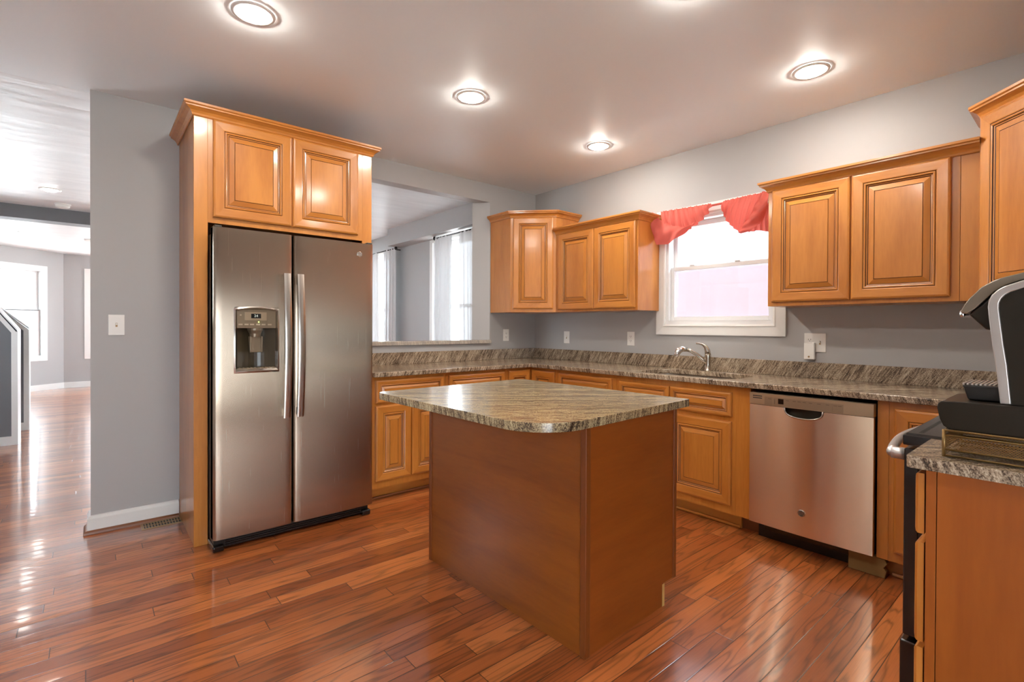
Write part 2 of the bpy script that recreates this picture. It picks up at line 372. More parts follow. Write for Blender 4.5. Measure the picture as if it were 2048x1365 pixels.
def tag(o, label, cat, group=None):
    o['label'] = label; o['category'] = cat
    if group: o['group'] = group
    return o
def thing(name, loc, label, cat, group=None):
    o = bpy.data.objects.new(name, None); COL.objects.link(o); o.location = loc; o.empty_display_size = 0.1
    return tag(o, label, cat, group)
def struct(o): o['kind'] = 'structure'; return o
def empty_struct(name, loc):
    o = bpy.data.objects.new(name, None); COL.objects.link(o); o.location = loc; o['kind'] = 'structure'; return o
def autosmooth(o, ang=35):
    me = o.data; bm = bmesh.new(); bm.from_mesh(me)
    for f in bm.faces: f.smooth = True
    for e in bm.edges:
        e.smooth = not (len(e.link_faces) == 2 and e.calc_face_angle(0) > math.radians(ang))
    bm.to_mesh(me); bm.free(); return o
def text_mesh(name, body, size, loc, U, V, mat, parent, depth=0.0006):
    cu = bpy.data.curves.new(name, 'FONT'); cu.body = body; cu.size = size; cu.align_x = 'CENTER'; cu.align_y = 'CENTER'; cu.extrude = depth
    t = bpy.data.objects.new(name, cu); COL.objects.link(t)
    me = bpy.data.meshes.new_from_object(t); bpy.data.objects.remove(t)
    U = Vector(U); V = Vector(V); Nn = U.cross(V); mt = Matrix((U, V, Nn)).transposed().to_4x4(); mt.translation = Vector(loc)
    off = Vector((0, 0, 0)); p = parent
    while p is not None: off += p.location; p = p.parent
    me.transform(Matrix.Translation(-off) @ mt); me.materials.clear(); me.materials.append(mat)
    o = bpy.data.objects.new(name, me); COL.objects.link(o); o.parent = parent; return o

# ------------------------------------------------------------------ cabinet door / drawer front
def panel_front(mb, O, U, w, h, N, t=0.02, horiz=False, fr=0.056):
    """raised panel front: mats 0 = grain vertical, 1 = grain horizontal, 2 = glaze. O = lower left of back plane seen from the front"""
    O, U, N = Vector(O), Vector(U), Vector(N); V = Vector((0, 0, 1))
    k = min(1.0, 0.80*min(w, h)/2/(fr+0.056))
    F = fr*k
    rings = [(0, -t), (0, -0.007), (0.0035, -0.0025), (0.011, 0.0), (F-0.004, -0.002),
             (F, -0.004), (F+0.0022*k, -0.0062), (F+0.004*k, -0.003), (F+0.0085*k, -0.002), (F+0.0125*k, -0.0045),
             (F+0.0155*k, -0.0085), (F+0.020*k, -0.0095), (F+0.0235*k, -0.0115), (F+0.026*k, -0.0105),
             (F+0.050*k, -0.0035), (F+0.0505*k, -0.0035), (F+0.0525*k, -0.0055), (F+0.054*k, -0.002)]
    glz = {5, 9, 11, 15}
    base = []
    for a, d in rings:
        base.append([O+U*a+V*a+N*(t+d), O+U*(w-a)+V*a+N*(t+d), O+U*(w-a)+V*(h-a)+N*(t+d), O+U*a+V*(h-a)+N*(t+d)])
    for i in range(len(rings)-1):
        for c in range(4):
            e = (c+1) % 4
            mi = 2 if i in glz else (1 if c in (0, 2) else 0)
            mb.add([base[i][c], base[i][e], base[i+1][e], base[i+1][c]], [(0, 1, 2, 3)], mi)
    mb.add(base[-1], [(0, 1, 2, 3)], 1 if horiz else 0)
    mb.add(base[0], [(3, 2, 1, 0)], 0)
    return mb
def front(name, parent, O, U, w, h, N, horiz=False, hm=None, fr=0.056):
    mb = MB(); panel_front(mb, O, U, w, h, N, horiz=horiz, fr=fr)
    hm = hm or (M['maple_x'] if abs(U[0]) > abs(U[1]) else M['maple_y'])
    return mb.build(name, [M['maple_v'], hm, M['glaze']], parent)
UA, NA = (1, 0, 0), (0, -1, 0)       # fronts on the back wall, seen from the room
UW, NW = (0, -1, 0), (-1, 0, 0)      # fronts on the sink wall
CROWN = [(0, 0), (0.004, 0), (0.008, 0.004), (0.010, 0.012), (0.018, 0.024), (0.032, 0.034), (0.040, 0.037), (0.040, 0.044), (0.047, 0.049), (0.047, 0.060), (0, 0.060)]
def crown(path, z, parent, k=1.0, side=1, name='crown_moulding', mat=None):
    mb = MB(); mb.sweep(path, [(o*k, z+h*k) for o, h in CROWN], side=side)
    return mb.build(name, mat or M['maple_y'], parent)

H = 2.627; CT = 0.914; TH = 0.032
XL = -3.586
# ------------------------------------------------------------------ room shell
struct(MB().box(-5.4, 0.3, -6.2, 10.2, -0.12, 0.0).build('floor', M['floor']))
struct(MB().box(-5.4, 0.3, -6.2, 0.06, H, H+0.15).build('ceiling', M['ceiling']))
struct(MB().box(-5.4, 0.3, 0.06, 10.2, H, H+0.15).build('ceiling', M['plaster']))
# back wall with the pass-through; its right jamb is splayed
mb = MB()
mb.box(XL, -2.0, 0, 0.12, 0, H)
mb.box(-2.0, -0.605, 0, 0.12, 0, 1.074); mb.box(-2.0, -0.73, 0, 0.12, 2.45, H)
mb.prism([(-0.605, 0), (0, 0), (0, 0.12), (-0.73, 0.12)], 0, H)
mb.prism([(-0.73, 0), (-0.605, 0), (-0.73, 0.12)], 2.45, H)
struct(mb.build('wall_back', M['wall']))
def wall_with_holes_x(x0, x1, ya, yb, holes, name, mat):
    """wall lying along y from ya to yb, holes (y0, y1, z0, z1)"""
    mb = MB(); ys = sorted(holes); c = ya
    for y0, y1, z0, z1 in ys:
        mb.box(x0, x1, c, y0, 0, H); mb.box(x0, x1, y0, y1, 0, z0); mb.box(x0, x1, y0, y1, z1, H); c = y1
    mb.box(x0, x1, c, yb, 0, H)
    return struct(mb.build(name, mat))
KW = (-2.412, -1.572, 1.26, 2.10)       # kitchen window opening
wall_with_holes_x(0, 0.15, -4.30, 0.12, [KW], 'wall_right', M['wall'])
D1, D2 = (0.95, 1.85, 0.55, 2.34), (3.10, 3.98, 0.55, 2.34)
wall_with_holes_x(-0.12, 0.15, 0.12, 9.4, [D1, D2, (4.8, 8.2, 0.5, 2.35)], 'wall_right', M['wall'])  # last opening is unseen, added for more daylight
struct(MB().box(-2.25, 0.15, -4.30, -4.19, 0, H).build('wall_front', M['wall']))
# room behind the camera, with an unseen window added for more daylight
struct(MB().box(-2.25, -2.13, -5.5, -4.30, 0, H).build('wall_front', M['wall']))
def wall_with_holes_y(ya, yb, xa, xb, holes, name, mat):
    mb = MB(); c = xa
    for x0, x1, z0, z1 in sorted(holes):
        mb.box(c, x0, ya, yb, 0, H); mb.box(x0, x1, ya, yb, 0, z0); mb.box(x0, x1, ya, yb, z1, H); c = x1
    mb.box(c, xb, ya, yb, 0, H)
    return struct(mb.build(name, mat))
wall_with_holes_y(-5.6, -5.5, -5.2, -2.13, [(-5.1, -3.55, 0.1, 1.55)], 'wall_front', M['wall'])
def pane_frame(name, axis, d, a0, a1, z0, z1, nm):
    """added window out of view that lets in more daylight: frame, mullions and glass"""
    w_ = empty_struct(name, (d, (a0+a1)/2, z0) if axis == 'x' else ((a0+a1)/2, d, z0)); mb = MB()
    def bx(p0, p1, q0, q1, e0, e1): (mb.box(e0, e1, p0, p1, q0, q1) if axis == 'x' else mb.box(p0, p1, e0, e1, q0, q1))
    bx(a0, a1, z0, z0+0.05, d-0.03, d+0.03); bx(a0, a1, z1-0.05, z1, d-0.03, d+0.03)
    for i in range(nm+1):
        c = a0+0.025+(a1-a0-0.05)*i/nm; bx(c-0.025, c+0.025, z0+0.05, z1-0.05, d-0.03, d+0.03)
    mb.build('frame', M['vinyl'], w_)
    mb = MB(); bx(a0+0.05, a1-0.05, z0+0.05, z1-0.05, d-0.003, d+0.003); mb.build('pane', M['glass'], w_)
pane_frame('added_window_6', 'y', -5.55, -5.1, -3.55, 0.1, 1.55, 2)  # made-up rear glazing, its daylight lifts the kitchen and ceiling
wall_with_holes_x(-5.3, -5.2, -5.6, 8.3, [(1.0, 2.1, 1.25, 2.2)], 'wall_left', M['wall'])
pane_frame('added_window_9', 'x', -5.25, 1.0, 2.1, 1.25, 2.2, 1)  # hall window put in unseen to brighten the dining room
# soffit and beam
struct(MB().box(-0.33, -0.12, 0.12, 2.76, 2.385, H).build('trim_1', M['wall']))
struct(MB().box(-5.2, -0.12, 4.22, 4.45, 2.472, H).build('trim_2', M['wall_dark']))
# baseboard and shoe on the back wall, turning round the wall end
mb = MB(); mb.sweep([(-3.15, 0), (XL, 0), (XL, 0.12)], [(0, 0), (0.016, 0), (0.016, 0.085), (0.010, 0.10), (0, 0.104)], side=-1)
struct(mb.build('baseboard_back', M['white']))
mb = MB(); mb.sweep([(-3.15, -0.016), (XL-0.016, -0.016), (XL-0.016, 0.12)], [(0, 0), (0.018, 0), (0.016, 0.012), (0.008, 0.019), (0, 0.02)], side=-1)
struct(mb.build('trim_3', M['shoe']))
# granite ledge of the pass-through
mb = MB(); mb.prism([(-2.0, -0.028), (-0.60, -0.028), (-0.60, -0.001), (-0.61, -0.001), (-0.755, 0.15), (-2.0, 0.15)], 1.074, 1.108)
tag(mb.build('stone_ledge', M['granite_grey'], bevel=0.003), 'narrow grey granite ledge along the bottom of the wall opening beside the fridge', 'ledge')

# ------------------------------------------------------------------ living room bay, far left
BD = Vector((-0.748, -0.664, 0)).normalized(); BN = Vector((BD.y, -BD.x, 0))  # along the angled facet; BN points out of the room?
if BN.y < 0: BN = -BN
B0 = Vector((-3.99, 9.25, 0))
def facet_box(mb, s0, s1, d0, d1, z0, z1, m=0):
    p = [B0+BD*s0+BN*d0, B0+BD*s1+BN*d0, B0+BD*s1+BN*d1, B0+BD*s0+BN*d1]
    mb.extrude([(v.x, v.y, z0) for v in p], (0, 0, z1-z0), m)
S0, S1 = 0.41, 1.28       # opening along the facet
mb = MB(); facet_box(mb, -0.06, S0, 0, 0.12, 0, H); facet_box(mb, S1, 1.75, 0, 0.12, 0, H); facet_box(mb, S0, S1, 0, 0.12, 0, 0.66); facet_box(mb, S0, S1, 0, 0.12, 2.24, H)
struct(mb.build('wall_far', M['wall']))
mb = MB(); mb.box(-4.0, -3.58, 9.25, 9.37, 0, H); mb.box(-2.75, -2.4, 9.25, 9.37, 0, H); mb.box(-3.58, -2.75, 9.25, 9.37, 0, 0.66); mb.box(-3.58, -2.75, 9.25, 9.37, 2.26, H); mb.box(-2.4, -0.4, 9.25, 9.37, 0, 0.66); mb.box(-2.4, -0.4, 9.25, 9.37, 2.26, H); mb.box(-0.4, 0.15, 9.25, 9.37, 0, H)
struct(mb.build('wall_far', M['wall']))
mb = MB(); facet_box(mb, 0, 1.7, -0.016, 0, 0, 0.11); struct(mb.build('baseboard_far', M['white']))
mb = MB(); mb.box(-3.99, -0.12, 9.234, 9.25, 0, 0.11); struct(mb.build('baseboard_far', M['white']))
w = empty_struct('window_2', (-4.5, 8.8, 0.6))
mb = MB(); TW = 0.10
facet_box(mb, S0-TW, S0, -0.02, 0, 0.56, 2.34); facet_box(mb, S1, S1+TW, -0.02, 0, 0.56, 2.34); facet_box(mb, S0, S1, -0.02, 0, 2.24, 2.34); facet_box(mb, S0, S1, -0.02, 0, 0.56, 0.66)
mb.build('casing', M['white'], w)
def facet_sash(name, z0, z1, d):
    mb = MB(); t = 0.04
    facet_box(mb, S0, S0+t, d, d+0.03, z0, z1); facet_box(mb, S1-t, S1, d, d+0.03, z0, z1); facet_box(mb, S0+t, S1-t, d, d+0.03, z0, z0+t); facet_box(mb, S0+t, S1-t, d, d+0.03, z1-t, z1)
    o = mb.build(name, M['vinyl'], w)
    mb = MB(); facet_box(mb, S0+t, S1-t, d+0.012, d+0.018, z0+t, z1-t); mb.build('pane', M['glass'], o)
facet_sash('lower_sash', 0.66, 1.52, 0.03); facet_sash('upper_sash', 1.48, 2.24, 0.07)
mb = MB(); facet_box(mb, S0+0.01, S1-0.01, 0.028, 0.034, 1.50, 1.512); mb.build('sash_rail', M['dark_iron'], w)
w = empty_struct('window_3', (-3.1, 9.25, 0.6))
mb = MB(); mb.box(-3.68, -3.58, 9.23, 9.25, 0.56, 2.36); mb.box(-2.75, -2.65, 9.23, 9.25, 0.56, 2.36); mb.box(-3.58, -2.75, 9.23, 9.25, 2.26, 2.36); mb.box(-3.58, -2.75, 9.23, 9.25, 0.56, 0.66)
mb.build('casing', M['white'], w)
mb = MB(); mb.box(-3.58, -3.54, 9.28, 9.31, 0.66, 2.26); mb.box(-2.79, -2.75, 9.28, 9.31, 0.66, 2.26); mb.box(-3.54, -2.79, 9.28, 9.31, 0.66, 0.7); mb.box(-3.54, -2.79, 9.28, 9.31, 1.44, 1.5); mb.box(-3.54, -2.79, 9.28, 9.31, 2.22, 2.26)
o = mb.build('sash', M['vinyl'], w)
MB().box(-3.54, -2.79, 9.29, 9.296, 0.7, 2.22).build('pane', M['glass'], o)

pane_frame('added_window_7', 'x', 0.0, 4.8, 8.2, 0.5, 2.35, 3)  # unseen side glazing added to brighten the living room
pane_frame('added_window_8', 'y', 9.31, -2.4, -0.4, 0.66, 2.26, 2)  # added beyond view for more daylight in the far rooms
# knee walls and stairs on the left
def knee(name, xe, y0, y1, zt, slope, xl=-5.2):
    """stair half wall: end face at xe, top rising towards -x"""
    zl = zt+slope*(xe-xl); xs = xe-(H-0.02-zt)/slope if zl > H-0.02 else xl
    pts = [(xe, 0), (xe, zt), (xs, min(zl, H-0.02)), (xl, min(zl, H-0.02)), (xl, 0)]
    g = empty_struct(name, (xe, y0, 0))
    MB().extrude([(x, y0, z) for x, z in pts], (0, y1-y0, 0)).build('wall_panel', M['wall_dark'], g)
    w_ = 0.034; n = Vector((-slope, -1)).normalized()
    top = [(xe, 0), (xe, zt), (xs, zt+slope*(xe-xs)), (xs-0.0, zt+slope*(xe-xs)-w_*2.0), (xe-w_, zt-w_*0.35), (xe-w_, 0)]
    MB().extrude([(x, y0-0.012, z) for x, z in top], (0, 0.012, 0)).build('edge_casing', M['white'], g)
    MB().extrude([(x, y1, z) for x, z in top], (0, 0.012, 0)).build('edge_casing', M['white'], g)
    MB().extrude([(xe, y0-0.02, 0), (xe, y0-0.02, zt), (xe, y1+0.02, zt), (xe, y1+0.02, 0)], (0.014, 0, 0)).build('end_cap', M['white'], g)
    MB().extrude([(xe+0.014, y0-0.02, zt), (xe+0.014, y1+0.02, zt), (xs, y1+0.02, zt+slope*(xe-xs)), (xs, y0-0.02, zt+slope*(xe-xs))], (0, 0, 0.022)).build('cap_rail', M['white'], g)
    MB().box(xl, xe-w_, y0-0.016, y0, 0, 0.09).build('baseboard', M['white'], g)
    return g
knee('wall_stair_near', -4.172, 3.35, 3.60, 1.165, 1.55)
knee('wall_stair_far', -4.150, 4.27, 4.40, 1.18, 1.0)
mb = MB()
for i in range(7): mb.box(-5.2, -4.24-i*0.135, 3.613, 4.255, 0.0 if i == 0 else i*0.19, (i+1)*0.19)
struct(mb.build('stair_steps', M['white']))

# ------------------------------------------------------------------ kitchen window (window_1)
w = empty_struct('window_1', (0, -1.99, 1.2))
y0, y1, z0, z1 = KW
def frame_x(mb, x0, x1, ya, yb, za, zb, t, m=0, tb=None, tt=None):
    tb = t if tb is None else tb; tt = t if tt is None else tt
    mb.box(x0, x1, ya, ya+t, za, zb, m); mb.box(x0, x1, yb-t, yb, za, zb, m); mb.box(x0, x1, ya+t, yb-t, za, za+tb, m); mb.box(x0, x1, ya+t, yb-t, zb-tt, zb, m)
mb = MB(); path = [(y0, z0), (y0, z1), (y1, z1), (y1, z0)]
prof = [(0.0, 0.0), (0.0, -0.018), (0.012, -0.022), (0.018, -0.014), (0.072, -0.018), (0.082, -0.018), (0.082, 0.0)]
rows = []
for (yy, zz), (sy, sz) in zip(path, ((-1, -1), (-1, 1), (1, 1), (1, -1))): rows.append([(x, yy+sy*o, zz+sz*o) for o, x in prof])
k = len(prof); vs = [p for r in rows for p in r]; fs = [(i*k+a, i*k+(a+1) % k, ((i+1) % 4)*k+(a+1) % k, ((i+1) % 4)*k+a) for i in range(4) for a in range(k)]
mb.add(vs, fs); mb.build('casing', M['white'], w, weld=True)
mb = MB(); frame_x(mb, 0.0, 0.14, y0, y1, z0, z1, 0.022, tb=0.03); mb.build('jamb', M['vinyl'], w)
def sash_x(x, ya, yb, za, zb, t, tb, tt, pn=True):
    mb = MB(); frame_x(mb, x, x+0.03, ya, yb, za, zb, t, 0, tb, tt); o = mb.build('sash', M['vinyl'], w, bevel=0.003)
    MB().box(x+0.012, x+0.018, ya+t, yb-t, za+tb, zb-tt).build('pane', M['glass'], o); return o
sash_x(0.035, y0+0.022, y1-0.022, z0+0.03, 1.722, 0.028, 0.032, 0.030)
sash_x(0.075, y0+0.022, y1-0.022, 1.70, z1-0.022, 0.034, 0.03, 0.04)
MB().box(0.118, 0.120, y0+0.022, y1-0.022, z0+0.03, 1.71).build('insect_screen', M['screen'], w)
for yy in (-1.78, -2.14): MB().box(0.030, 0.055, yy-0.022, yy+0.022, 1.722, 1.733).build('sash_lock', M['vinyl'], w, bevel=0.003)

# ------------------------------------------------------------------ outside
struct(MB().box(-30, 30, -30, 60, -0.9, -0.8).build('ground', M['ground']))
g = thing('neighbour_house', (2.6, -2, -0.8), 'pale pink shingled house wall seen through the kitchen window', 'house')
MB().box(2.6, 8, -12, 1.2, -0.8, 3.6).build('siding', M['shingle'], g)
MB().extrude([(2.3, -12.2, 3.6), (8.3, -12.2, 3.6), (5.3, -12.2, 5.4)], (0, 13.6, 0)).build('roof', M['roofing'], g)
g = thing('far_house', (-9, 30, -0.8), 'white house with blue shutters across the street, seen through the far left window', 'house')
MB().box(-26, 12, 30, 38, -0.8, 6.0).build('siding', M['siding'], g)
MB().extrude([(-26.5, 29.5, 6.0), (-26.5, 38.5, 6.0), (-26.5, 34, 8.5)], (39, 0, 0)).build('roof', M['roofing'], g)
for i in range(3):
    x = -8.6+i*2.9
    fr_ = MB(); fr_.box(x-0.45, x+0.45, 29.93, 30.0, 2.1, 3.7); o = fr_.build('window', M['siding'], g)
    MB().box(x-0.4, x+0.4, 29.91, 29.93, 2.15, 3.65).build('pane', M['shutter'], o)
    for s in (-1, 1): MB().box(x+s*0.75-0.26, x+s*0.75+0.26, 29.93, 30.0, 2.1, 3.7).build('shutter', M['shutter'], g)

# ------------------------------------------------------------------ tall fridge cabinet
g = thing('fridge_cabinet', (-2.63, -0.3, 0), 'tall maple cabinet surround boxing in the steel refrigerator, with two doors above it', 'cabinet')
MB().box(-3.146, -3.128, -0.60, -0.004, 0, 2.41).build('side_panel', M['maple_v'], g)
MB().box(-2.13, -2.112, -0.60, -0.004, 0, 2.41).build('side_panel', M['maple_v'], g)
MB().box(-3.150, -3.082, -0.62, -0.60, 0, 2.41).build('stile', M['maple_v'], g, bevel=0.002)
MB().box(-2.178, -2.110, -0.62, -0.60, 0.0, 2.41).build('stile', M['maple_v'], g, bevel=0.002)
mb = MB(); mb.box(-3.082, -2.178, -0.60, -0.004, 1.836, 2.41); mb.build('cabinet_box', M['maple_v'], g)
mb = MB(); mb.box(-3.082, -2.178, -0.62, -0.60, 1.815, 1.86); mb.box(-3.082, -2.178, -0.62, -0.60, 2.36, 2.41); mb.box(-3.082, -3.04, -0.62, -0.60, 1.86, 2.36); mb.box(-2.22, -2.178, -0.62, -0.60, 1.86, 2.36); mb.box(-2.66, -2.60, -0.62, -0.60, 1.86, 2.36)
mb.build('face_frame', M['maple_v'], g)
front('door', g, (-3.058, -0.62, 1.848), UA, 0.421, 0.548, NA)
front('door', g, (-2.629, -0.62, 1.848), UA, 0.417, 0.548, NA)
crown([(-3.15, -0.004), (-3.15, -0.62), (-2.11, -0.62), (-2.11, -0.004)], 2.397, g, 1.05, side=1, mat=M['maple_x'])

# ------------------------------------------------------------------ refrigerator
FR = thing('refrigerator', (-2.632, -0.45, 0), 'stainless side by side refrigerator with a dispenser in its left door', 'refrigerator')
MB().box(-3.075, -2.19, -0.722, -0.03, 0.03, 1.745).build('body', M['fridge_side'], FR, bevel=0.004)
def bow(t, a): return a*(1-(2*t-1)**2)
def fridge_door(x0, x1, hole=None):
    """steel front sheet, gently bowed with rounded long edges; hole leaves an opening"""
    mb = MB(); yf, yb, z0, z1 = -0.806, -0.728, 0.076, 1.766
    xs = [x0, x0+0.0015, x0+0.005, x0+0.010, x0+0.018]+[x0+0.018+(x1-x0-0.036)*i/14 for i in range(1, 14)]+[x1-0.018, x1-0.010, x1-0.005, x1-0.0015, x1]
    if hole: xs = sorted(set(xs+[hole[0], hole[1]]))
    zs = [z0, 0.30, 0.6, 0.9, 1.2, 1.5, z1]
    if hole: zs = sorted(set(zs+[hole[2], hole[3]]))
    def yy(x):
        e = min(x-x0, x1-x); r = 0.018
        k = 0 if e >= r else r-math.sqrt(max(0, r*r-(r-e)**2))
        return yf+0.004-bow((x-x0)/(x1-x0), 0.004)+k
    n = len(xs); vs = [(x, yy(x), z) for z in zs for x in xs]; fs = []
    for j in range(len(zs)-1):
        for i in range(n-1):
            if hole and hole[0]-1e-6 <= xs[i] and xs[i+1] <= hole[1]+1e-6 and hole[2]-1e-6 <= zs[j] and zs[j+1] <= hole[3]+1e-6: continue
            fs.append((j*n+i, j*n+i+1, (j+1)*n+i+1, (j+1)*n+i))
    mb.add(vs, fs)
    top = [(x, yy(x), z1) for x in xs]; bot = [(x, yy(x), z0) for x in xs]
    mb.add(top+[(x1, yb, z1), (x0, yb, z1)], [list(range(n+2))]); mb.add(bot+[(x1, yb, z0), (x0, yb, z0)], [list(range(n+2))[::-1]])
    mb.add([(x0, yy(x0), z0), (x0, yy(x0), z1), (x0, yb, z1), (x0, yb, z0)], [(0, 1, 2, 3)], 0)
    mb.add([(x1, yy(x1), z0), (x1, yy(x1), z1), (x1, yb, z1), (x1, yb, z0)], [(3, 2, 1, 0)], 0)
    mb.add([(x0, yb, z0), (x0, yb, z1), (x1, yb, z1), (x1, yb, z0)], [(0, 1, 2, 3)], 0)
    return mb
DH = (-2.984, -2.760, 0.978, 1.338)
dl = fridge_door(-3.085, -2.681, DH).build('door', [M['steel'], M['fridge_side']], FR, weld=True); autosmooth(dl, 30)
dr = fridge_door(-2.673, -2.179).build('door', [M['steel'], M['fridge_side']], FR, weld=True); autosmooth(dr, 30)
def fridge_handle(x, door):
    mb = MB(); zs = [0.705+(1.537-0.705)*i/20 for i in range(21)]
    w_ = 0.020; sec = [(-w_, 0.004), (-w_*0.92, 0.012), (0, 0.018), (w_*0.92, 0.012), (w_, 0.004), (w_*0.8, 0), (-w_*0.8, 0)]
    rows = []
    for z in zs:
        t = (z-0.705)/(1.537-0.705); off = 0.028+0.030*math.sin(PI*t)
        rows.append([(x+a, -0.806-off-b, z) for a, b in sec])
    k = len(sec); vs = [p for r in rows for p in r]; fs = [(i*k+a, i*k+(a+1) % k, (i+1)*k+(a+1) % k, (i+1)*k+a) for i in range(20) for a in range(k)]
    fs += [list(range(k)), [20*k+a for a in range(k)][::-1]]
    mb.add(vs, fs)
    for z in (0.735, 1.50): mb.box(x-0.012, x+0.012, -0.838, -0.802, z-0.022, z+0.022)
    o = mb.build('handle', M['steel_plain'], door, weld=True); autosmooth(o, 50); return o
fridge_handle(-2.722, dl); fridge_handle(-2.648, dr)
# dispenser in the left door
a0, a1, b0, b1 = DH
def arch(i0, i1, j0, j1, rise, n=10):
    """outline in (x, z): flat bottom, gently arched top"""
    pts = [(i0, j0), (i1, j0)]
    for k in range(n+1):
        t = k/n; pts.append((i1+(i0-i1)*t, j1-rise+rise*math.sin(PI*t)))
    return pts
mb = MB(); yo = -0.806
outer = arch(a0-0.004, a1+0.004, b0-0.006, b1+0.006, 0.012); inner = arch(a0+0.014, a1-0.014, b0+0.020, b1-0.014, 0.012)
n = len(outer)
vs = [(x, yo-0.001, z) for x, z in outer]+[(x, yo-0.006, z) for x, z in [(p[0]*0.6+q[0]*0.4, p[1]*0.6+q[1]*0.4) for p, q in zip(outer, inner)]]+[(x, yo+0.012, z) for x, z in inner]
fs = [(r*n+i, r*n+(i+1) % n, (r+1)*n+(i+1) % n, (r+1)*n+i) for r in range(2) for i in range(n)]
mb.add(vs, fs); o = mb.build('dispenser_frame', M['steel_plain'], dl); autosmooth(o, 60)
mb = MB(); mb.box(a0+0.012, a1-0.012, yo+0.004, yo+0.02, 1.221, b1-0.012); mb.build('control_panel', M['disp_panel'], dl, bevel=0.002)
MB().box(-2.934, -2.822, yo+0.0015, yo+0.004, 1.265, 1.311).build('display_plate', M['disp_plate'], dl)
MB().box(-2.902, -2.852, yo, yo+0.0015, 1.277, 1.302).build('display', M['display'], dl)
text_mesh('display_digits', '24', 0.020, (-2.877, yo-0.0004, 1.2895), (1, 0, 0), (0, 0, 1), M['digit'], dl, 0.0002)
for x in (-2.955, -2.925, -2.897, -2.866, -2.838, -2.806): MB().box(x-0.010, x+0.010, yo+0.002, yo+0.004, 1.238, 1.246).build('button', M['mark_light'], dl)
MB().box(-2.958, -2.950, yo+0.002, yo+0.004, 1.290, 1.298).build('button', M['mark_light'], dl)
mb = MB(); mb.lathe([(0.0028, 0), (0.0028, 0.003)], (-2.863, yo+0.004, 1.256), 12, axis=(0, -1, 0)); mb.build('indicator_light', M['led'], dl)
mb = MB(); x0, x1, z0, z1 = a0+0.012, a1-0.012, b0+0.012, 1.222     # recess
R_ = lambda t: -0.735-0.0+0.055*math.sin(PI*t)
nn = 12; back = [(x0+(x1-x0)*i/nn, -0.785+0.048*math.sin(PI*i/nn)) for i in range(nn+1)]
mb.add([(x, y, z0) for x, y in back]+[(x, y, z1) for x, y in back], [(i, i+1, nn+2+i, nn+1+i) for i in range(nn)])
mb.add([(x, y, z0) for x, y in back]+[(x1, yo+0.006, z0), (x0, yo+0.006, z0)], [list(range(nn+3))])
mb.add([(x, y, z1) for x, y in back]+[(x1, yo+0.006, z1), (x0, yo+0.006, z1)], [list(range(nn+3))[::-1]])
mb.add([(x0, -0.785, z0), (x0, -0.785, z1), (x0, yo+0.006, z1), (x0, yo+0.006, z0)], [(0, 1, 2, 3)]); mb.add([(x1, -0.785, z0), (x1, -0.785, z1), (x1, yo+0.006, z1), (x1, yo+0.006, z0)], [(3, 2, 1, 0)])
mb.build('dispenser_recess', M['disp_dark'], dl)
mb = MB(); mb.lathe([(0.040, 0.0), (0.040, -0.012), (0.030, -0.03), (0.028, -0.05)], (-2.872, -0.762, 1.221), 20); mb.build('spout', M['disp_panel'], dl, smooth=False)
mb = MB(); mb.extrude([(-2.907, -0.775, 1.175), (-2.837, -0.775, 1.175), (-2.840, -0.782, 1.085), (-2.904, -0.782, 1.085)], (0, 0.01, 0)); mb.box(-2.905, -2.897, -0.79, -0.775, 1.085, 1.175); mb.box(-2.847, -2.839, -0.79, -0.775, 1.085, 1.175); mb.build('paddle', M['disp_panel'], dl, bevel=0.002)
mb = MB(); mb.box(x0, x1, yo+0.008, -0.76, z0, z0+0.008)
for i in range(10): mb.box(x0+0.012+i*0.019, x0+0.022+i*0.019, yo+0.006, -0.765, z0+0.008, z0+0.011)
mb.build('drip_grille', M['disp_plate'], dl)
def badge(c, nrm, U, r, parent, fg, bgm):
    mb = MB(); mb.lathe([(r, 0), (r, 0.003), (r*0.9, 0.005), (r*0.84, 0.005), (r*0.80, 0.004)], c, 28, axis=nrm); o = mb.build('badge', [fg], parent)
    N_ = Vector(nrm); U_ = Vector(U); V_ = N_.cross(U_)
    mb = MB(); mb.lathe([(r*0.78, 0), (r*0.78, 0.0046)], c, 28, axis=nrm); mb.build('badge_field', bgm, o if False else parent)
    text_mesh('badge_letters', 'GE', r*1.15, Vector(c)+N_*0.0049, U_, V_, fg, parent, 0.0003)
badge((-2.275, -0.8055, 1.693), (0, -1, 0), (1, 0, 0), 0.017, dr, M['chrome'], M['steel_plain'])
mb = MB(); mb.box(-3.075, -2.19, -0.745, -0.722, 0.012, 0.066)
for i in range(4): mb.box(-3.02, -2.24, -0.752, -0.745, 0.020+i*0.011, 0.026+i*0.011)
mb.build('base_grille', M['black'], FR)
for x in (-3.055, -2.21): MB().box(x-0.028, x+0.028, -0.775, -0.60, 0.0, 0.034).build('foot', M['blackgloss'], FR, bevel=0.008)
for x in (-3.06, -2.20): MB().box(x-0.018, x+0.018, -0.79, -0.68, 1.748, 1.778).build('hinge_cover', M['black'], FR, bevel=0.004)

# ------------------------------------------------------------------ wall cabinets
ZW = 1.372
def poly_body(name, pts, z0, z1, parent): return MB().prism(pts, z0, z1).build(name, M['maple_v'], parent)
s2 = math.sqrt(0.5)
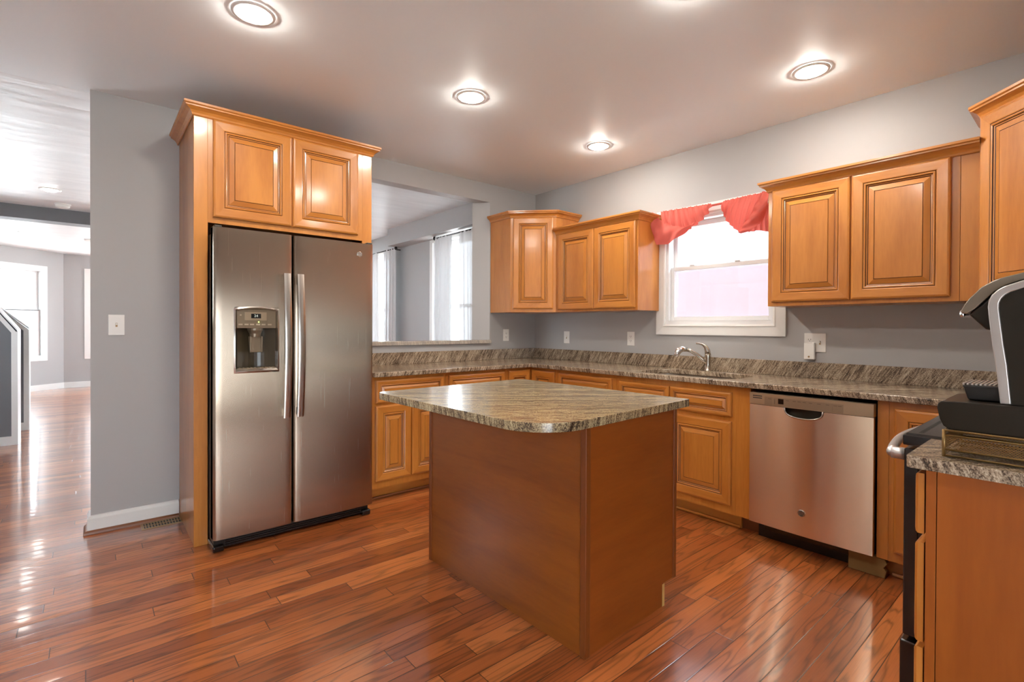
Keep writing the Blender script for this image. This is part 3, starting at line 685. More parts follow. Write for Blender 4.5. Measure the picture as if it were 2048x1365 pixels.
# left corner
g = thing('corner_wall_cabinet', (-0.3, -0.3, ZW), 'tall single door maple corner wall cabinet between the wall opening and the window', 'cabinet')
poly_body('cabinet_box', [(-0.003, -0.003), (-0.597, -0.003), (-0.597, -0.305), (-0.305, -0.61), (-0.003, -0.61)], ZW, 2.258, g)
U_ = Vector((s2, -s2, 0)); N_ = Vector((-s2, -s2, 0)); O_ = Vector((-0.597, -0.305, 1.403))+U_*0.024
front('door', g, O_, U_, 0.372, 0.846, N_, hm=M['maple_x'])
crown([(-0.003, -0.61), (-0.305, -0.61), (-0.597, -0.305), (-0.597, -0.003)], 2.248, g, 1.0, side=-1)
# two doors left of the window
g = thing('wall_cabinet', (-0.15, -1.06, ZW), 'short two door maple wall cabinet left of the window, joined to the corner cabinet', 'cabinet')
MB().box(-0.285, -0.003, -1.514, -0.612, ZW, 2.09).build('cabinet_box', M['maple_v'], g)
MB().box(-0.305, -0.285, -1.514, -0.612, ZW, 2.09).build('face_frame', M['maple_v'], g, bevel=0.0015)
front('door', g, (-0.305, -0.650, 1.392), UW, 0.420, 0.688, NW)
front('door', g, (-0.305, -1.074, 1.392), UW, 0.424, 0.688, NW)
crown([(-0.305, -0.612), (-0.305, -1.514), (-0.003, -1.514)], 2.080, g, 1.05, side=1)
# two doors right of the window
g = thing('wall_cabinet', (-0.15, -2.99, ZW), 'short two door maple wall cabinet right of the window, under the round ceiling lamp', 'cabinet')
MB().box(-0.285, -0.003, -3.41, -2.497, ZW, 2.10).build('cabinet_box', M['maple_v'], g)
MB().box(-0.305, -0.285, -3.41, -2.497, ZW, 2.10).build('face_frame', M['maple_v'], g, bevel=0.0015)
MB().box(-0.303, -0.285, -3.483, -3.411, ZW, 2.10).build('filler_strip', M['maple_v'], g)
front('door', g, (-0.305, -2.524, 1.397), UW, 0.421, 0.696, NW)
front('door', g, (-0.305, -2.952, 1.397), UW, 0.424, 0.696, NW)
crown([(-0.003, -2.497), (-0.305, -2.497), (-0.305, -3.483)], 2.090, g, 1.05, side=-1 if False else 1)
# right corner
g = thing('corner_wall_cabinet', (-0.35, -3.84, ZW), 'tall maple corner wall cabinet at the right edge above the coffee maker', 'cabinet')
poly_body('cabinet_box', [(-0.003, -3.487), (-0.305, -3.487), (-0.703, -3.885), (-0.703, -4.187), (-0.003, -4.187)], ZW, 2.258, g)
U_ = Vector((-s2, -s2, 0)); N_ = Vector((-s2, s2, 0))
front('door', g, Vector((-0.305, -3.487, 1.385))+U_*0.006, U_, 0.55, 0.868, N_, hm=M['maple_x'])
crown([(-0.003, -3.487), (-0.305, -3.487), (-0.703, -3.885), (-0.703, -4.187)], 2.248, g, 1.05, side=-1 if False else 1)

# ------------------------------------------------------------------ base cabinets
def base_box(g, x0, x1, y0, y1, facing, name='cabinet_box', toe=0.085):
    """box above a recessed toe kick; facing 'A' = front at y0, 'W' = front at x0"""
    MB().box(x0 if facing == 'A' else x0+0.02, x1, y0+0.02 if facing == 'A' else y0, y1, 0.10, 0.882).build(name, M['maple_v'], g)
    if facing == 'A':
        MB().box(x0, x1, y0, y0+0.02, 0.10, 0.882).build('face_frame', M['maple_v'], g)
        MB().box(x0, x1, y0+toe, y0+toe+0.02, 0.0, 0.10).build('toe_kick', M['maple_x'], g)
        MB().box(x0, x1, y0+toe-0.014, y0+toe, 0.0, 0.018).build('toe_moulding', M['shoe'], g, bevel=0.006)
    else:
        MB().box(x0, x0+0.02, y0, y1, 0.10, 0.882).build('face_frame', M['maple_v'], g)
        MB().box(x0+toe, x0+toe+0.02, y0, y1, 0.0, 0.10).build('toe_kick', M['maple_y'], g)
        MB().box(x0+toe-0.014, x0+toe, y0, y1, 0.0, 0.018).build('toe_moulding', M['shoe'], g, bevel=0.006)
FY = -0.61
g = thing('base_cabinet', (-1.79, -0.3, 0), 'maple base cabinet beside the refrigerator with a wide drawer over two narrow doors', 'cabinet')
base_box(g, -2.098, -1.501, FY, -0.004, 'A')
front('drawer', g, (-2.076, FY, 0.698), UA, 0.553, 0.160, NA, horiz=True, fr=0.05)
front('door', g, (-2.078, FY, 0.152), UA, 0.276, 0.528, NA); front('door', g, (-1.796, FY, 0.152), UA, 0.276, 0.528, NA)
g = thing('base_cabinet', (-1.2, -0.3, 0), 'maple base cabinet behind the island, under the wall opening, second from the refrigerator', 'cabinet')
base_box(g, -1.499, -0.901, FY, -0.004, 'A')
front('drawer', g, (-1.477, FY, 0.698), UA, 0.552, 0.160, NA, horiz=True, fr=0.05)
front('door', g, (-1.478, FY, 0.152), UA, 0.275, 0.528, NA); front('door', g, (-1.199, FY, 0.152), UA, 0.275, 0.528, NA)
g = thing('corner_base_cabinet', (-0.45, -0.45, 0), 'maple corner base cabinet where the two worktops meet behind the island', 'cabinet')
MB().prism([(-0.899, FY), (-0.61, FY), (-0.61, -0.929), (-0.004, -0.929), (-0.004, -0.004), (-0.899, -0.004)], 0.10, 0.882).build('cabinet_box', M['maple_v'], g)
MB().prism([(-0.899, FY+0.085), (-0.525, FY+0.085), (-0.525, -0.929), (-0.5, -0.929), (-0.5, FY+0.11), (-0.899, FY+0.11)], 0, 0.10).build('toe_kick', M['maple_x'], g)
front('door', g, (-0.876, FY, 0.152), UA, 0.244, 0.708, NA); front('door', g, (-0.61, -0.634, 0.152), UW, 0.280, 0.708, NW)
FX = -0.61
g = thing('base_cabinet', (-0.3, -1.24, 0), 'maple base cabinet left of the sink with one wide drawer showing above the island', 'cabinet')
base_box(g, FX, -0.004, -1.549, -0.931, 'W')
front('drawer', g, (FX, -0.960, 0.698), UW, 0.556, 0.156, NW, horiz=True, fr=0.05)
front('door', g, (FX, -0.960, 0.152), UW, 0.276, 0.522, NW); front('door', g, (FX, -1.240, 0.152), UW, 0.276, 0.522, NW)
g = thing('sink_base_cabinet', (-0.3, -2.0, 0), 'maple sink base cabinet below the faucet, left of the dishwasher', 'cabinet')
# left open at the top behind the front so the sink bowl can hang in it
mb = MB(); mb.box(FX+0.02, -0.004, -2.443, -2.425, 0.10, 0.882); mb.box(FX+0.02, -0.004, -1.569, -1.551, 0.10, 0.882); mb.box(-0.022, -0.004, -2.425, -1.569, 0.10, 0.882); mb.box(FX+0.02, -0.022, -2.425, -1.569, 0.10, 0.118)
mb.build('cabinet_box', M['maple_v'], g)
MB().box(FX, FX+0.02, -2.443, -1.551, 0.10, 0.882).build('face_frame', M['maple_v'], g)
MB().box(FX, FX+0.02, -2.532, -2.4435, 0.10, 0.882).build('filler_strip', M['maple_v'], g)
MB().box(FX+0.085, FX+0.105, -2.443, -1.551, 0, 0.10).build('toe_kick', M['maple_y'], g)
MB().box(FX+0.071, FX+0.085, -2.443, -1.551, 0, 0.018).build('toe_moulding', M['maple_y'], g, bevel=0.006)
MB().box(FX+0.10, FX+0.12, -2.545, -2.444, 0, 0.10).build('toe_kick', M['shoe'], g)
front('drawer_front', g, (FX, -1.580, 0.694), UW, 0.413, 0.148, NW, horiz=True, fr=0.05); front('drawer_front', g, (FX, -2.002, 0.694), UW, 0.421, 0.148, NW, horiz=True, fr=0.05)
front('door', g, (FX, -1.580, 0.152), UW, 0.413, 0.512, NW); front('door', g, (FX, -2.002, 0.152), UW, 0.419, 0.512, NW)
g = thing('corner_base_cabinet', (-0.3, -3.6, 0), 'maple corner base cabinet between the dishwasher and the black range', 'cabinet')
MB().box(FX+0.02, -0.004, -4.18, -3.153, 0.10, 0.882).build('cabinet_box', M['maple_v'], g)
MB().box(FX, FX+0.02, -3.54, -3.20, 0.10, 0.882).build('face_frame', M['maple_v'], g)
MB().box(FX, FX+0.018, -3.199, -3.153, 0.10, 0.882).build('filler_strip', M['maple_v'], g)
MB().box(-0.925, -0.62, -4.18, -3.56, 0.10, 0.882).build('side_box', M['maple_v'], g)
MB().box(FX+0.085, FX+0.105, -3.54, -3.165, 0, 0.10).build('toe_kick', M['maple_y'], g)
MB().box(FX+0.071, FX+0.085, -3.54, -3.20, 0, 0.016).build('toe_moulding', M['maple_y'], g, bevel=0.005)
front('door', g, (FX, -3.222, 0.15), UW, 0.30, 0.698, NW)

# ------------------------------------------------------------------ worktops
def slab(outline, holes, z0, z1):
    """flat stone slab with optional cut-outs; returns a builder"""
    bm = bmesh.new(); loops = []
    for lp in [outline]+holes:
        vv = [bm.verts.new((x, y, z1)) for x, y in lp]; ee = [bm.edges.new((vv[i], vv[(i+1) % len(vv)])) for i in range(len(vv))]; loops.append((vv, ee))
    bmesh.ops.triangle_fill(bm, use_beauty=True, use_dissolve=False, edges=[e for _, ee in loops for e in ee], normal=(0, 0, 1))
    bm.verts.index_update(); V_ = [v.co.copy() for v in bm.verts]; F_ = [[v.index for v in f.verts] for f in bm.faces]
    mb = MB()
    for f in F_:
        p = [V_[i] for i in f]; up = (p[1]-p[0]).cross(p[2]-p[0]).z > 0
        q = p if up else p[::-1]
        mb.add(q, [list(range(len(q)))]); mb.add([Vector((c.x, c.y, z0)) for c in q[::-1]], [list(range(len(q)))])
    for lp in [outline]+holes:
        k = len(lp)
        for i in range(k):
            a, b = lp[i], lp[(i+1) % k]; mb.add([(a[0], a[1], z0), (b[0], b[1], z0), (b[0], b[1], z1), (a[0], a[1], z1)], [(0, 1, 2, 3)])
    bm.free(); return mb
def rrect(x0, x1, y0, y1, r, n=6):
    pts = []
    for cx, cy, a0 in ((x1-r, y1-r, 0), (x0+r, y1-r, 90), (x0+r, y0+r, 180), (x1-r, y0+r, 270)):
        for i in range(n+1): a = math.radians(a0+90*i/n); pts.append((cx+r*math.cos(a), cy+r*math.sin(a)))
    return pts
D = 0.648
SINK = rrect(-0.566, -0.150, -2.385, -1.655, 0.13, 8)
ct = thing('worktop', (-1.0, -0.3, CT-TH), 'L shaped speckled granite worktop running from the fridge round past the sink', 'worktop')
out = [(-2.098, -0.004), (-2.098, -D), (-D, -D), (-D, -3.52), (-0.93, -3.54), (-0.93, -4.186), (-0.004, -4.186), (-0.004, -0.004)]
slab(out, [SINK], CT-TH, CT).build('slab', M['granite'], ct, weld=True, bevel=0.004)
MB().box(-2.098, -0.004, -0.024, -0.004, CT, CT+0.10).build('backsplash', M['granite_sa'], ct, bevel=0.002)
MB().box(-0.024, -0.004, -4.186, -0.025, CT, CT+0.10).build('backsplash', M['granite_sw'], ct, bevel=0.002)
g = thing('sink', (-0.36, -2.02, 0.70), 'undermount steel sink bowl set into the granite below the faucet', 'sink')
mb = MB(); ins = lambda k: [(-0.358+(x+0.358)*k, -2.02+(y+2.02)*k) for x, y in SINK]
L = [(1.03, CT-TH-0.001), (1.0, CT-TH-0.001), (0.985, 0.72), (0.93, 0.70), (0.10, 0.695)]
n = len(SINK); vs = [(x, y, z) for k, z in L for x, y in ins(k)]
fs = [(r*n+i, (r+1)*n+i, (r+1)*n+(i+1) % n, r*n+(i+1) % n) for r in range(len(L)-1) for i in range(n)]+[[(len(L)-1)*n+i for i in range(n)]]
mb.add(vs, fs); autosmooth(mb.build('bowl', M['steel_plain'], g), 50)
mb = MB(); mb.lathe([(0.045, 0), (0.045, 0.004), (0.03, 0.006)], (-0.358, -2.02, 0.695), 24); mb.build('drain', M['chrome'], g)
# island top
def arc_corner(p, a, b, r, n=8):
    """round corner p between neighbours a, b"""
    p, a, b = Vector(p), Vector(a), Vector(b); d1 = (a-p).normalized(); d2 = (b-p).normalized()
    ang = d1.angle(d2); t = r/math.tan(ang/2); c = p+(d1+d2).normalized()*(r/math.sin(ang/2)); s_ = p+d1*t; e_ = p+d2*t
    v0 = s_-c; v1 = e_-c; return [tuple((c+(v0.lerp(v1, i/n)).normalized()*r)) for i in range(n+1)]
IC = Vector((-1.87, -2.10)); yaw = math.radians(1.57)
def I(x, y): return (IC.x+(x-IC.x)*math.cos(yaw)-(y-IC.y)*math.sin(yaw), IC.y+(x-IC.x)*math.sin(yaw)+(y-IC.y)*math.cos(yaw))
c4 = [I(-2.491, -2.690), I(-1.512, -2.665), I(-1.506, -1.524), I(-2.491, -1.530)]
out = arc_corner(c4[0], c4[3], c4[1], 0.20, 12)+arc_corner(c4[1], c4[0], c4[2], 0.012, 3)+arc_corner(c4[2], c4[1], c4[3], 0.03, 4)+arc_corner(c4[3], c4[2], c4[0], 0.045, 6)
ITOP = 0.909
tag(slab(out, [], ITOP-0.033, ITOP).build('island_worktop', M['granite_island'], weld=True, bevel=0.006, seg=3), 'thick granite slab with one rounded corner overhanging the brown island', 'worktop')

# ------------------------------------------------------------------ island base
g = thing('island', (-1.87, -2.1, 0), 'freestanding reddish brown island cabinet in the middle of the kitchen', 'island')
ix0, ix1, iy0, iy1 = -2.1975, -1.5695, -2.6247, -1.5635; IZ = ITOP-0.034
def iprism(pts, z0, z1): return MB().prism([I(x, y) for x, y in pts], z0, z1)
iprism([(ix0+0.006, iy0+0.006), (-1.66, iy0+0.006), (-1.66, iy1), (ix0+0.006, iy1)], 0, 0.10).build('plinth', M['island_y'], g)
iprism([(ix0+0.006, iy0+0.006), (ix1, iy0+0.006), (ix1, iy1), (ix0+0.006, iy1)], 0.10, IZ).build('cabinet_box', M['island_y'], g)
iprism([(ix0, iy0+0.022), (ix0+0.006, iy0+0.022), (ix0+0.006, iy1-0.018), (ix0, iy1-0.018)], 0, IZ).build('back_panel', M['island_y'], g)
mb = MB(); a = [(ix0+0.022, 0), (-1.66, 0), (-1.66, 0.10), (ix1-0.018, 0.10), (ix1-0.018, IZ), (ix0+0.022, IZ)]
mb.extrude([(*I(x, iy0), z) for x, z in a], (0.006*-math.sin(yaw), 0.006*math.cos(yaw), 0)); mb.build('end_panel', M['island'], g)
def istrip(x0, x1, y0, y1, z0, name, mat): iprism([(x0, y0), (x1, y0), (x1, y1), (x0, y1)], z0, IZ).build(name, mat, g, bevel=0.003)
istrip(ix0-0.006, ix0+0.022, iy0-0.006, iy0+0.022, 0, 'corner_moulding', M['island_trim'])
istrip(ix0-0.006, ix0+0.010, iy1-0.018, iy1+0.002, 0, 'corner_moulding', M['island_trim'])
istrip(ix1-0.018, ix1+0.006, iy0-0.006, iy0+0.012, 0.10, 'corner_moulding', M['island_trim'])
iprism([(-1.672, iy0-0.002), (-1.655, iy0-0.002), (-1.655, iy0+0.012), (-1.672, iy0+0.012)], 0, 0.098).build('toe_edge', M['raw_wood'], g)
for i in range(2):
    y = iy1-0.01-i*0.52
    O_ = Vector((*I(ix1, y-0.505), 0.14)); front('door', g, O_, Vector((-math.sin(yaw), math.cos(yaw), 0)), 0.50, 0.70, Vector((math.cos(yaw), math.sin(yaw), 0)))

# ------------------------------------------------------------------ faucet
g = thing('faucet', (-0.095, -1.99, CT), 'brushed nickel single lever faucet with a pull out spout behind the sink', 'faucet')
fx, fy = -0.095, -1.985
mb = MB(); mb.lathe([(0.029, 0), (0.029, 0.006), (0.023, 0.012), (0.021, 0.05), (0.022, 0.10), (0.0235, 0.118), (0.022, 0.124)], (fx, fy, CT), 24); mb.build('body', M['nickel'], g, smooth=True)
pth = [(fx, fy+0.002, CT+0.05), (fx-0.02, fy+0.03, CT+0.085), (fx-0.045, fy+0.060, CT+0.12), (fx-0.075, fy+0.092, CT+0.148), (fx-0.10, fy+0.115, CT+0.158)]
mb = MB(); mb.tube(pth, [0.018, 0.0165, 0.0145, 0.0135, 0.0145], 16); mb.build('spout', M['nickel'], g, smooth=True)
pth = [(fx-0.098, fy+0.113, CT+0.158), (fx-0.125, fy+0.133, CT+0.162), (fx-0.150, fy+0.148, CT+0.150), (fx-0.163, fy+0.156, CT+0.126), (fx-0.165, fy+0.157, CT+0.106)]
mb = MB(); mb.tube(pth, [0.0165, 0.021, 0.023, 0.0225, 0.020], 16); mb.build('spray_head', M['chrome'], g, smooth=True)
pth = [(fx, fy, CT+0.122), (fx, fy+0.003, CT+0.150), (fx-0.004, fy+0.014, CT+0.178), (fx-0.014, fy+0.032, CT+0.196), (fx-0.03, fy+0.055, CT+0.204), (fx-0.042, fy+0.072, CT+0.203)]
mb = MB(); mb.tube(pth, [0.0215, 0.020, 0.015, 0.010, 0.0075, 0.005], 16); mb.build('lever', M['nickel'], g, smooth=True)

# ------------------------------------------------------------------ dishwasher
g = thing('dishwasher', (-0.33, -2.845, 0), 'stainless dishwasher with a recessed pocket handle under the worktop', 'dishwasher')
MB().box(-0.60, -0.03, -3.138, -2.556, 0.10, 0.862).build('tub', M['black'], g)
MB().box(-0.545, -0.52, -3.13, -2.556, 0.0, 0.095).build('toe_panel', M['black'], g)
MB().box(-0.575, -0.545, -3.03, -2.60, 0.055, 0.10).build('toe_lip', M['blackgloss'], g, bevel=0.004)
ya, yb = -2.546, -3.147
def dwx(t): return -0.653-bow(t, 0.010)
N1 = 48; cols = [i/N1 for i in range(N1+1)]
def ztop(t):
    y = ya+(yb-ya)*t; c, hw = -2.834, 0.094; u = abs(y-c)/hw
    return 0.795 if u >= 1 else 0.795-0.046*math.sqrt(max(0, 1-u**4))
mb = MB(); NZ = 14
P = [[(dwx(t), ya+(yb-ya)*t, 0.113+(ztop(t)-0.113)*j/NZ) for t in cols] for j in range(NZ+1)]
vs = [p for r in P for p in r]; k = N1+1
mb.add(vs, [(j*k+i, j*k+i+1, (j+1)*k+i+1, (j+1)*k+i) for j in range(NZ) for i in range(N1)])
mb.add([P[NZ][i] for i in range(k)]+[(-0.61, P[NZ][i][1], P[NZ][i][2]) for i in range(k)], [(i, i+1, k+i+1, k+i) for i in range(N1)], 0)
mb.add([P[0][i] for i in range(k)]+[(-0.61, P[0][i][1], 0.113) for i in range(k)], [(i+1, i, k+i, k+i+1) for i in range(N1)], 0)
for i in (0, N1):
    x, y, _ = P[0][i]; mb.add([(x, y, 0.113), (x, y, 0.795), (-0.61, y, 0.795), (-0.61, y, 0.113)], [(0, 1, 2, 3)], 0)
dd = mb.build('door', M['steel_dw'], g, weld=True); autosmooth(dd, 40)
mb = MB(); pk = [(-0.640+0.0, -2.834-0.094*math.cos(PI*i/16), 0.797-0.052*math.sin(PI*i/16)**0.6) for i in range(17)]
rim = [(dwx((p[1]-ya)/(yb-ya))-0.003, p[1], p[2]) for p in pk]
mb.tube(rim, 0.004, 8); mb.build('handle_lip', M['steel_plain'], g, smooth=True)
MB().box(-0.622, -0.603, -2.932, -2.736, 0.735, 0.797).build('handle_pocket', M['coffee_black'], g)
mb = MB(); top = [(dwx(t)-0.002, ya+(yb-ya)*t) for t in cols]
mb.prism(top+[(-0.61, yb), (-0.61, ya)], 0.797, 0.861); cp = mb.build('control_panel', M['dw_strip'], g); autosmooth(cp, 30)
def on_strip(y): return dwx((y-ya)/(yb-ya))-0.002
def sbox(y0_, y1_, z0, z1, d, name, mat):
    mb = MB(); xm = min(on_strip(y0_), on_strip(y1_)); nseg = 8
    for i in range(nseg):
        a = y0_+(y1_-y0_)*i/nseg; b = y0_+(y1_-y0_)*(i+1)/nseg; xx = on_strip((a+b)/2)-d
        mb.box(xx, xx+0.004, a, b, z0, z1)
    return mb.build(name, mat, cp)
for z in (0.833, 0.845): sbox(-2.565, -2.617, z-0.0025, z+0.0025, 0.0006, 'vent_slot', M['slot'])
sbox(-2.632, -3.020, 0.800, 0.846, 0.0008, 'button_strip', M['disp_plate'])
sbox(-2.706, -2.735, 0.812, 0.841, 0.0014, 'display', M['display'])
for y in (-2.66, -2.755, -2.79, -2.815, -2.84, -2.87, -2.91, -2.95, -2.985, -3.005):
    xx = on_strip(y)-0.0014
    MB().box(xx, xx+0.002, y-0.008, y+0.008, 0.8345, 0.8365).build('button', M['mark'], cp)
for j in range(4): MB().box(on_strip(-2.687)-0.0014, on_strip(-2.687), -2.690, -2.684, 0.812+j*0.006, 0.8145+j*0.006).build('indicator', M['mark'], cp)
yb_ = -2.829; badge((dwx((yb_-ya)/(yb-ya))-0.0002, yb_, 0.236), (-1, 0, 0), (0, -1, 0), 0.019, dd, M['chrome'], M['fridge_side'])
# folded cardboard under the dishwasher corner
mb = MB(); mb.extrude([(-0.60, -3.03, 0.0), (-0.60, -3.185, 0.0), (-0.60, -3.192, 0.035), (-0.60, -3.18, 0.05), (-0.60, -3.195, 0.075), (-0.60, -3.186, 0.094), (-0.60, -3.12, 0.0985), (-0.60, -3.03, 0.096)], (0.035, 0, 0))
tag(mb.build('cardboard_scrap', M['cardboard'], bevel=0.003), 'torn brown cardboard wedge on the floor under the right corner of the dishwasher', 'cardboard')

# ------------------------------------------------------------------ range
g = thing('range', (-1.32, -3.82, 0), 'black freestanding range with a chrome handle on its right hand run of worktop', 'range')
MB().box(-1.70, -0.94, -4.16, -3.515, 0.02, 0.885).build('body', M['blackgloss'], g)
MB().box(-1.698, -0.942, -3.515, -3.479, 0.305, 0.872).build('oven_door', M['blackgloss'], g, bevel=0.004)
MB().box(-1.698, -0.942, -3.515, -3.472, 0.05, 0.288).build('drawer', M['blackgloss'], g, bevel=0.006)
mb = MB(); mb.box(-1.702, -0.938, -4.16, -3.476, 0.882, 0.914); tp = mb.build('cooktop', M['blackgloss'], g, bevel=0.004)
MB().box(-1.665, -0.975, -4.06, -3.52, 0.914, 0.917).build('glass_surface', M['glasstop'], tp)
mb = MB(); mb.sweep([(-1.695, -3.482), (-0.945, -3.482), (-0.945, -4.10), (-1.695, -4.10)], [(0, 0.914), (0.030, 0.914), (0.026, 0.919), (0.004, 0.919)], closed=True, side=1); mb.build('cooktop_rim', M['glasstop'], tp)
MB().box(-1.70, -0.94, -4.17, -4.10, 0.914, 1.06).build('console', M['blackgloss'], g, bevel=0.006)
mb = MB()
pth = [(-1.655+0.67*i/16, -3.443+0.004-0.0-0.0+0.035*math.sin(PI*i/16), 0.846) for i in range(17)]
mb.tube(pth, 0.014, 12)
for x in (-1.655, -0.985): mb.box(x-0.014, x+0.014, -3.479, -3.440, 0.830, 0.862)
mb.build('handle', M['silver'], g, smooth=True)

# ------------------------------------------------------------------ right end base cabinet, its worktop and what stands on it
g = thing('drawer_base_cabinet', (-1.85, -3.87, 0), 'three drawer base cabinet with a plain orange brown end panel at the right foreground', 'cabinet')
MB().box(-1.962, -1.712, -4.186, -3.60, 0.0, 0.881).build('cabinet_box', M['maple_v'], g)
MB().box(-1.985, -1.962, -4.186, -3.604, 0.0, 0.881).build('end_panel', M['endpanel'], g)
MB().box(-1.983, -1.712, -3.602, -3.582, 0.0, 0.881).build('face_frame', M['endpanel'], g)
for z0, z1 in ((0.715, 0.868), (0.440, 0.692), (0.13, 0.425)):
    front('drawer', g, (-1.722, -3.578, z0), (-1, 0, 0), 0.255, z1-z0, (0, 1, 0), horiz=True, fr=0.05)
out = arc_corner((-2.007, -3.545), (-2.007, -4.186), (-1.712, -3.545), 0.012, 4)+[(-1.712, -3.545), (-1.712, -4.186), (-2.007, -4.186)]
tag(slab(out, [], CT-0.030, CT).build('end_worktop', M['granite'], weld=True, bevel=0.005, seg=3), 'small granite worktop end piece in the right foreground under the wire tray', 'worktop')
# mesh tray
g = thing('mesh_tray', (-1.85, -3.75, CT), 'bronze wire mesh tray on the right foreground worktop below the coffee maker', 'tray')
tx0, tx1, ty0, ty1, tz0, tz1 = -1.962, -1.722, -3.612, -3.97, CT+0.003, CT+0.068
mb = MB()
for z in (tz0+0.003, tz0+0.018, tz1-0.012, tz1): mb.tube([(tx0, ty0, z), (tx1, ty0, z), (tx1, ty1, z), (tx0, ty1, z)], 0.0028, 8, closed=True)
for x, y in ((tx0, ty0), (tx1, ty0), (tx1, ty1), (tx0, ty1)): mb.tube([(x, y, tz0), (x, y, tz1+0.002)], 0.0040, 8)
mb.build('wire_frame', M['bronze'], g, smooth=True)
def mesh_panel(p0, p1, z0, z1):
    """expanded metal: crossed strands"""
    mb = MB(); p0, p1 = Vector(p0), Vector(p1); L_ = (p1-p0).length; u = (p1-p0)/L_; st = 0.0062; hgt = z1-z0; k = 0.9
    i = -hgt/k
    while i < L_:
        for sgn in (1, -1):
            a, b = (i, i+hgt/k); za, zb = (z0, z1) if sgn == 1 else (z1, z0)
            if a < 0: za += (0-a)*k*sgn; a = 0
            if b > L_: zb -= (b-L_)*k*sgn; b = L_
            if b-a < 0.002: continue
            A = p0+u*a; B = p0+u*b; mb.tube([(A.x, A.y, za), (B.x, B.y, zb)], 0.00085, 4, caps=False)
        i += st
    return mb
mesh_panel((tx0, ty0, 0), (tx0, ty1, 0), tz0+0.018, tz1-0.012).build('mesh_side', M['bronze'], g)
mesh_panel((tx1, ty0, 0), (tx1, ty1, 0), tz0+0.018, tz1-0.012).build('mesh_side', M['bronze'], g)
mesh_panel((tx0, ty0, 0), (tx1, ty0, 0), tz0+0.018, tz1-0.012).build('mesh_side', M['bronze'], g)
# pods box on the tray
prof = [(-3.965, 0.984), (-3.620, 0.984), (-3.609, 0.992), (-3.602, 1.008), (-3.597, 1.035), (-3.598, 1.047), (-3.604, 1.053), (-3.63, 1.055), (-3.965, 1.055)]
tag(MB().extrude([(-1.955, y, z) for y, z in prof], (0.235, 0, 0)).build('pod_drawer', M['coffee_black'], bevel=0.003), 'low dark plastic box with a curved front sitting on the wire mesh tray', 'storage box')
# coffee maker
g = thing('coffee_maker', (-1.85, -3.78, 1.056), 'dark single cup coffee maker with silver side bands at the right edge', 'coffee maker')
out_ = [(-3.709, 1.056), (-3.700, 1.150), (-3.694, 1.197), (-3.688, 1.255), (-3.6855, 1.288), (-3.687, 1.304), (-3.693, 1.318), (-3.703, 1.329), (-3.715, 1.337), (-3.746, 1.349), (-3.80, 1.360), (-3.86, 1.362), (-3.93, 1.352)]
inn_ = [(-3.728, 1.056), (-3.720, 1.150), (-3.714, 1.197), (-3.708, 1.255), (-3.705, 1.284), (-3.7055, 1.297), (-3.709, 1.307), (-3.715, 1.315), (-3.724, 1.322), (-3.750, 1.332), (-3.80, 1.342), (-3.86, 1.344), (-3.93, 1.334)]
n = len(out_)
core = [(y-0.004, z-0.004 if z > 1.06 else z) for y, z in out_]+[(-3.955, 1.33), (-3.96, 1.056)]
MB().extrude([(-1.918, y, z) for y, z in core], (0.176, 0, 0)).build('body', M['coffee_black'], g)
for xa, xb in ((-1.934, -1.916), (-1.744, -1.726)):
    mb = MB(); vs = [(x, y, z) for x in (xa, xb) for pts in (out_, inn_) for y, z in pts]
    fs = []
    for i in range(n-1):
        fs += [(i, n+i, n+i+1, i+1), (2*n+i+1, 3*n+i+1, 3*n+i, 2*n+i), (i+1, 2*n+i+1, 2*n+i, i), (n+i, 3*n+i, 3*n+i+1, n+i+1)]
    fs += [(0, 2*n, 3*n, n), (n-1, 2*n-1, 4*n-1, 3*n-1)]
    mb.add(vs, fs); mb.build('side_band', M['coffee_silver'], g, weld=True, bevel=0.003)
    sd_ = MB(); sd_.extrude([(xa+0.004, y, z) for y, z in inn_]+[(xa+0.004, -3.93, 1.056)], (0.010, 0, 0)); sd_.build('side_panel', M['coffee_black'], g)
lid = [(-3.633, 1.276), (-3.641, 1.296), (-3.651, 1.312), (-3.671, 1.337), (-3.690, 1.350), (-3.706, 1.358), (-3.746, 1.369), (-3.80, 1.378), (-3.86, 1.380), (-3.86, 1.364), (-3.80, 1.362), (-3.746, 1.352), (-3.715, 1.340), (-3.695, 1.325), (-3.676, 1.303), (-3.660, 1.284), (-3.645, 1.272)]
MB().extrude([(-1.914, y, z) for y, z in lid], (0.168, 0, 0)).build('lid', M['coffee_lid'], g, bevel=0.003)
MB().box(-1.890, -1.770, -3.640, -3.628, 1.265, 1.283).build('lid_handle', M['chrome'], g, bevel=0.005)
hd = [(-3.648, 1.271), (-3.676, 1.301), (-3.696, 1.323), (-3.73, 1.33), (-3.73, 1.232), (-3.688, 1.232), (-3.680, 1.234)]
MB().extrude([(-1.910, y, z) for y, z in hd], (0.160, 0, 0)).build('brew_head', M['coffee_black'], g, bevel=0.006)
mb = MB(); dt = [(-3.648, 1.057), (-3.640, 1.086), (-3.636, 1.093), (-3.70, 1.095), (-3.712, 1.095), (-3.712, 1.057)]
mb.extrude([(-1.905, y, z) for y, z in dt], (0.15, 0, 0)); mb.build('drip_tray', M['black'], g, bevel=0.004)
mb = MB()
for i in range(9): mb.box(-1.90, -1.76, -3.641-i*0.008, -3.637-i*0.008, 1.094, 1.098)
mb.build('drip_grate', M['coffee_silver'], g)

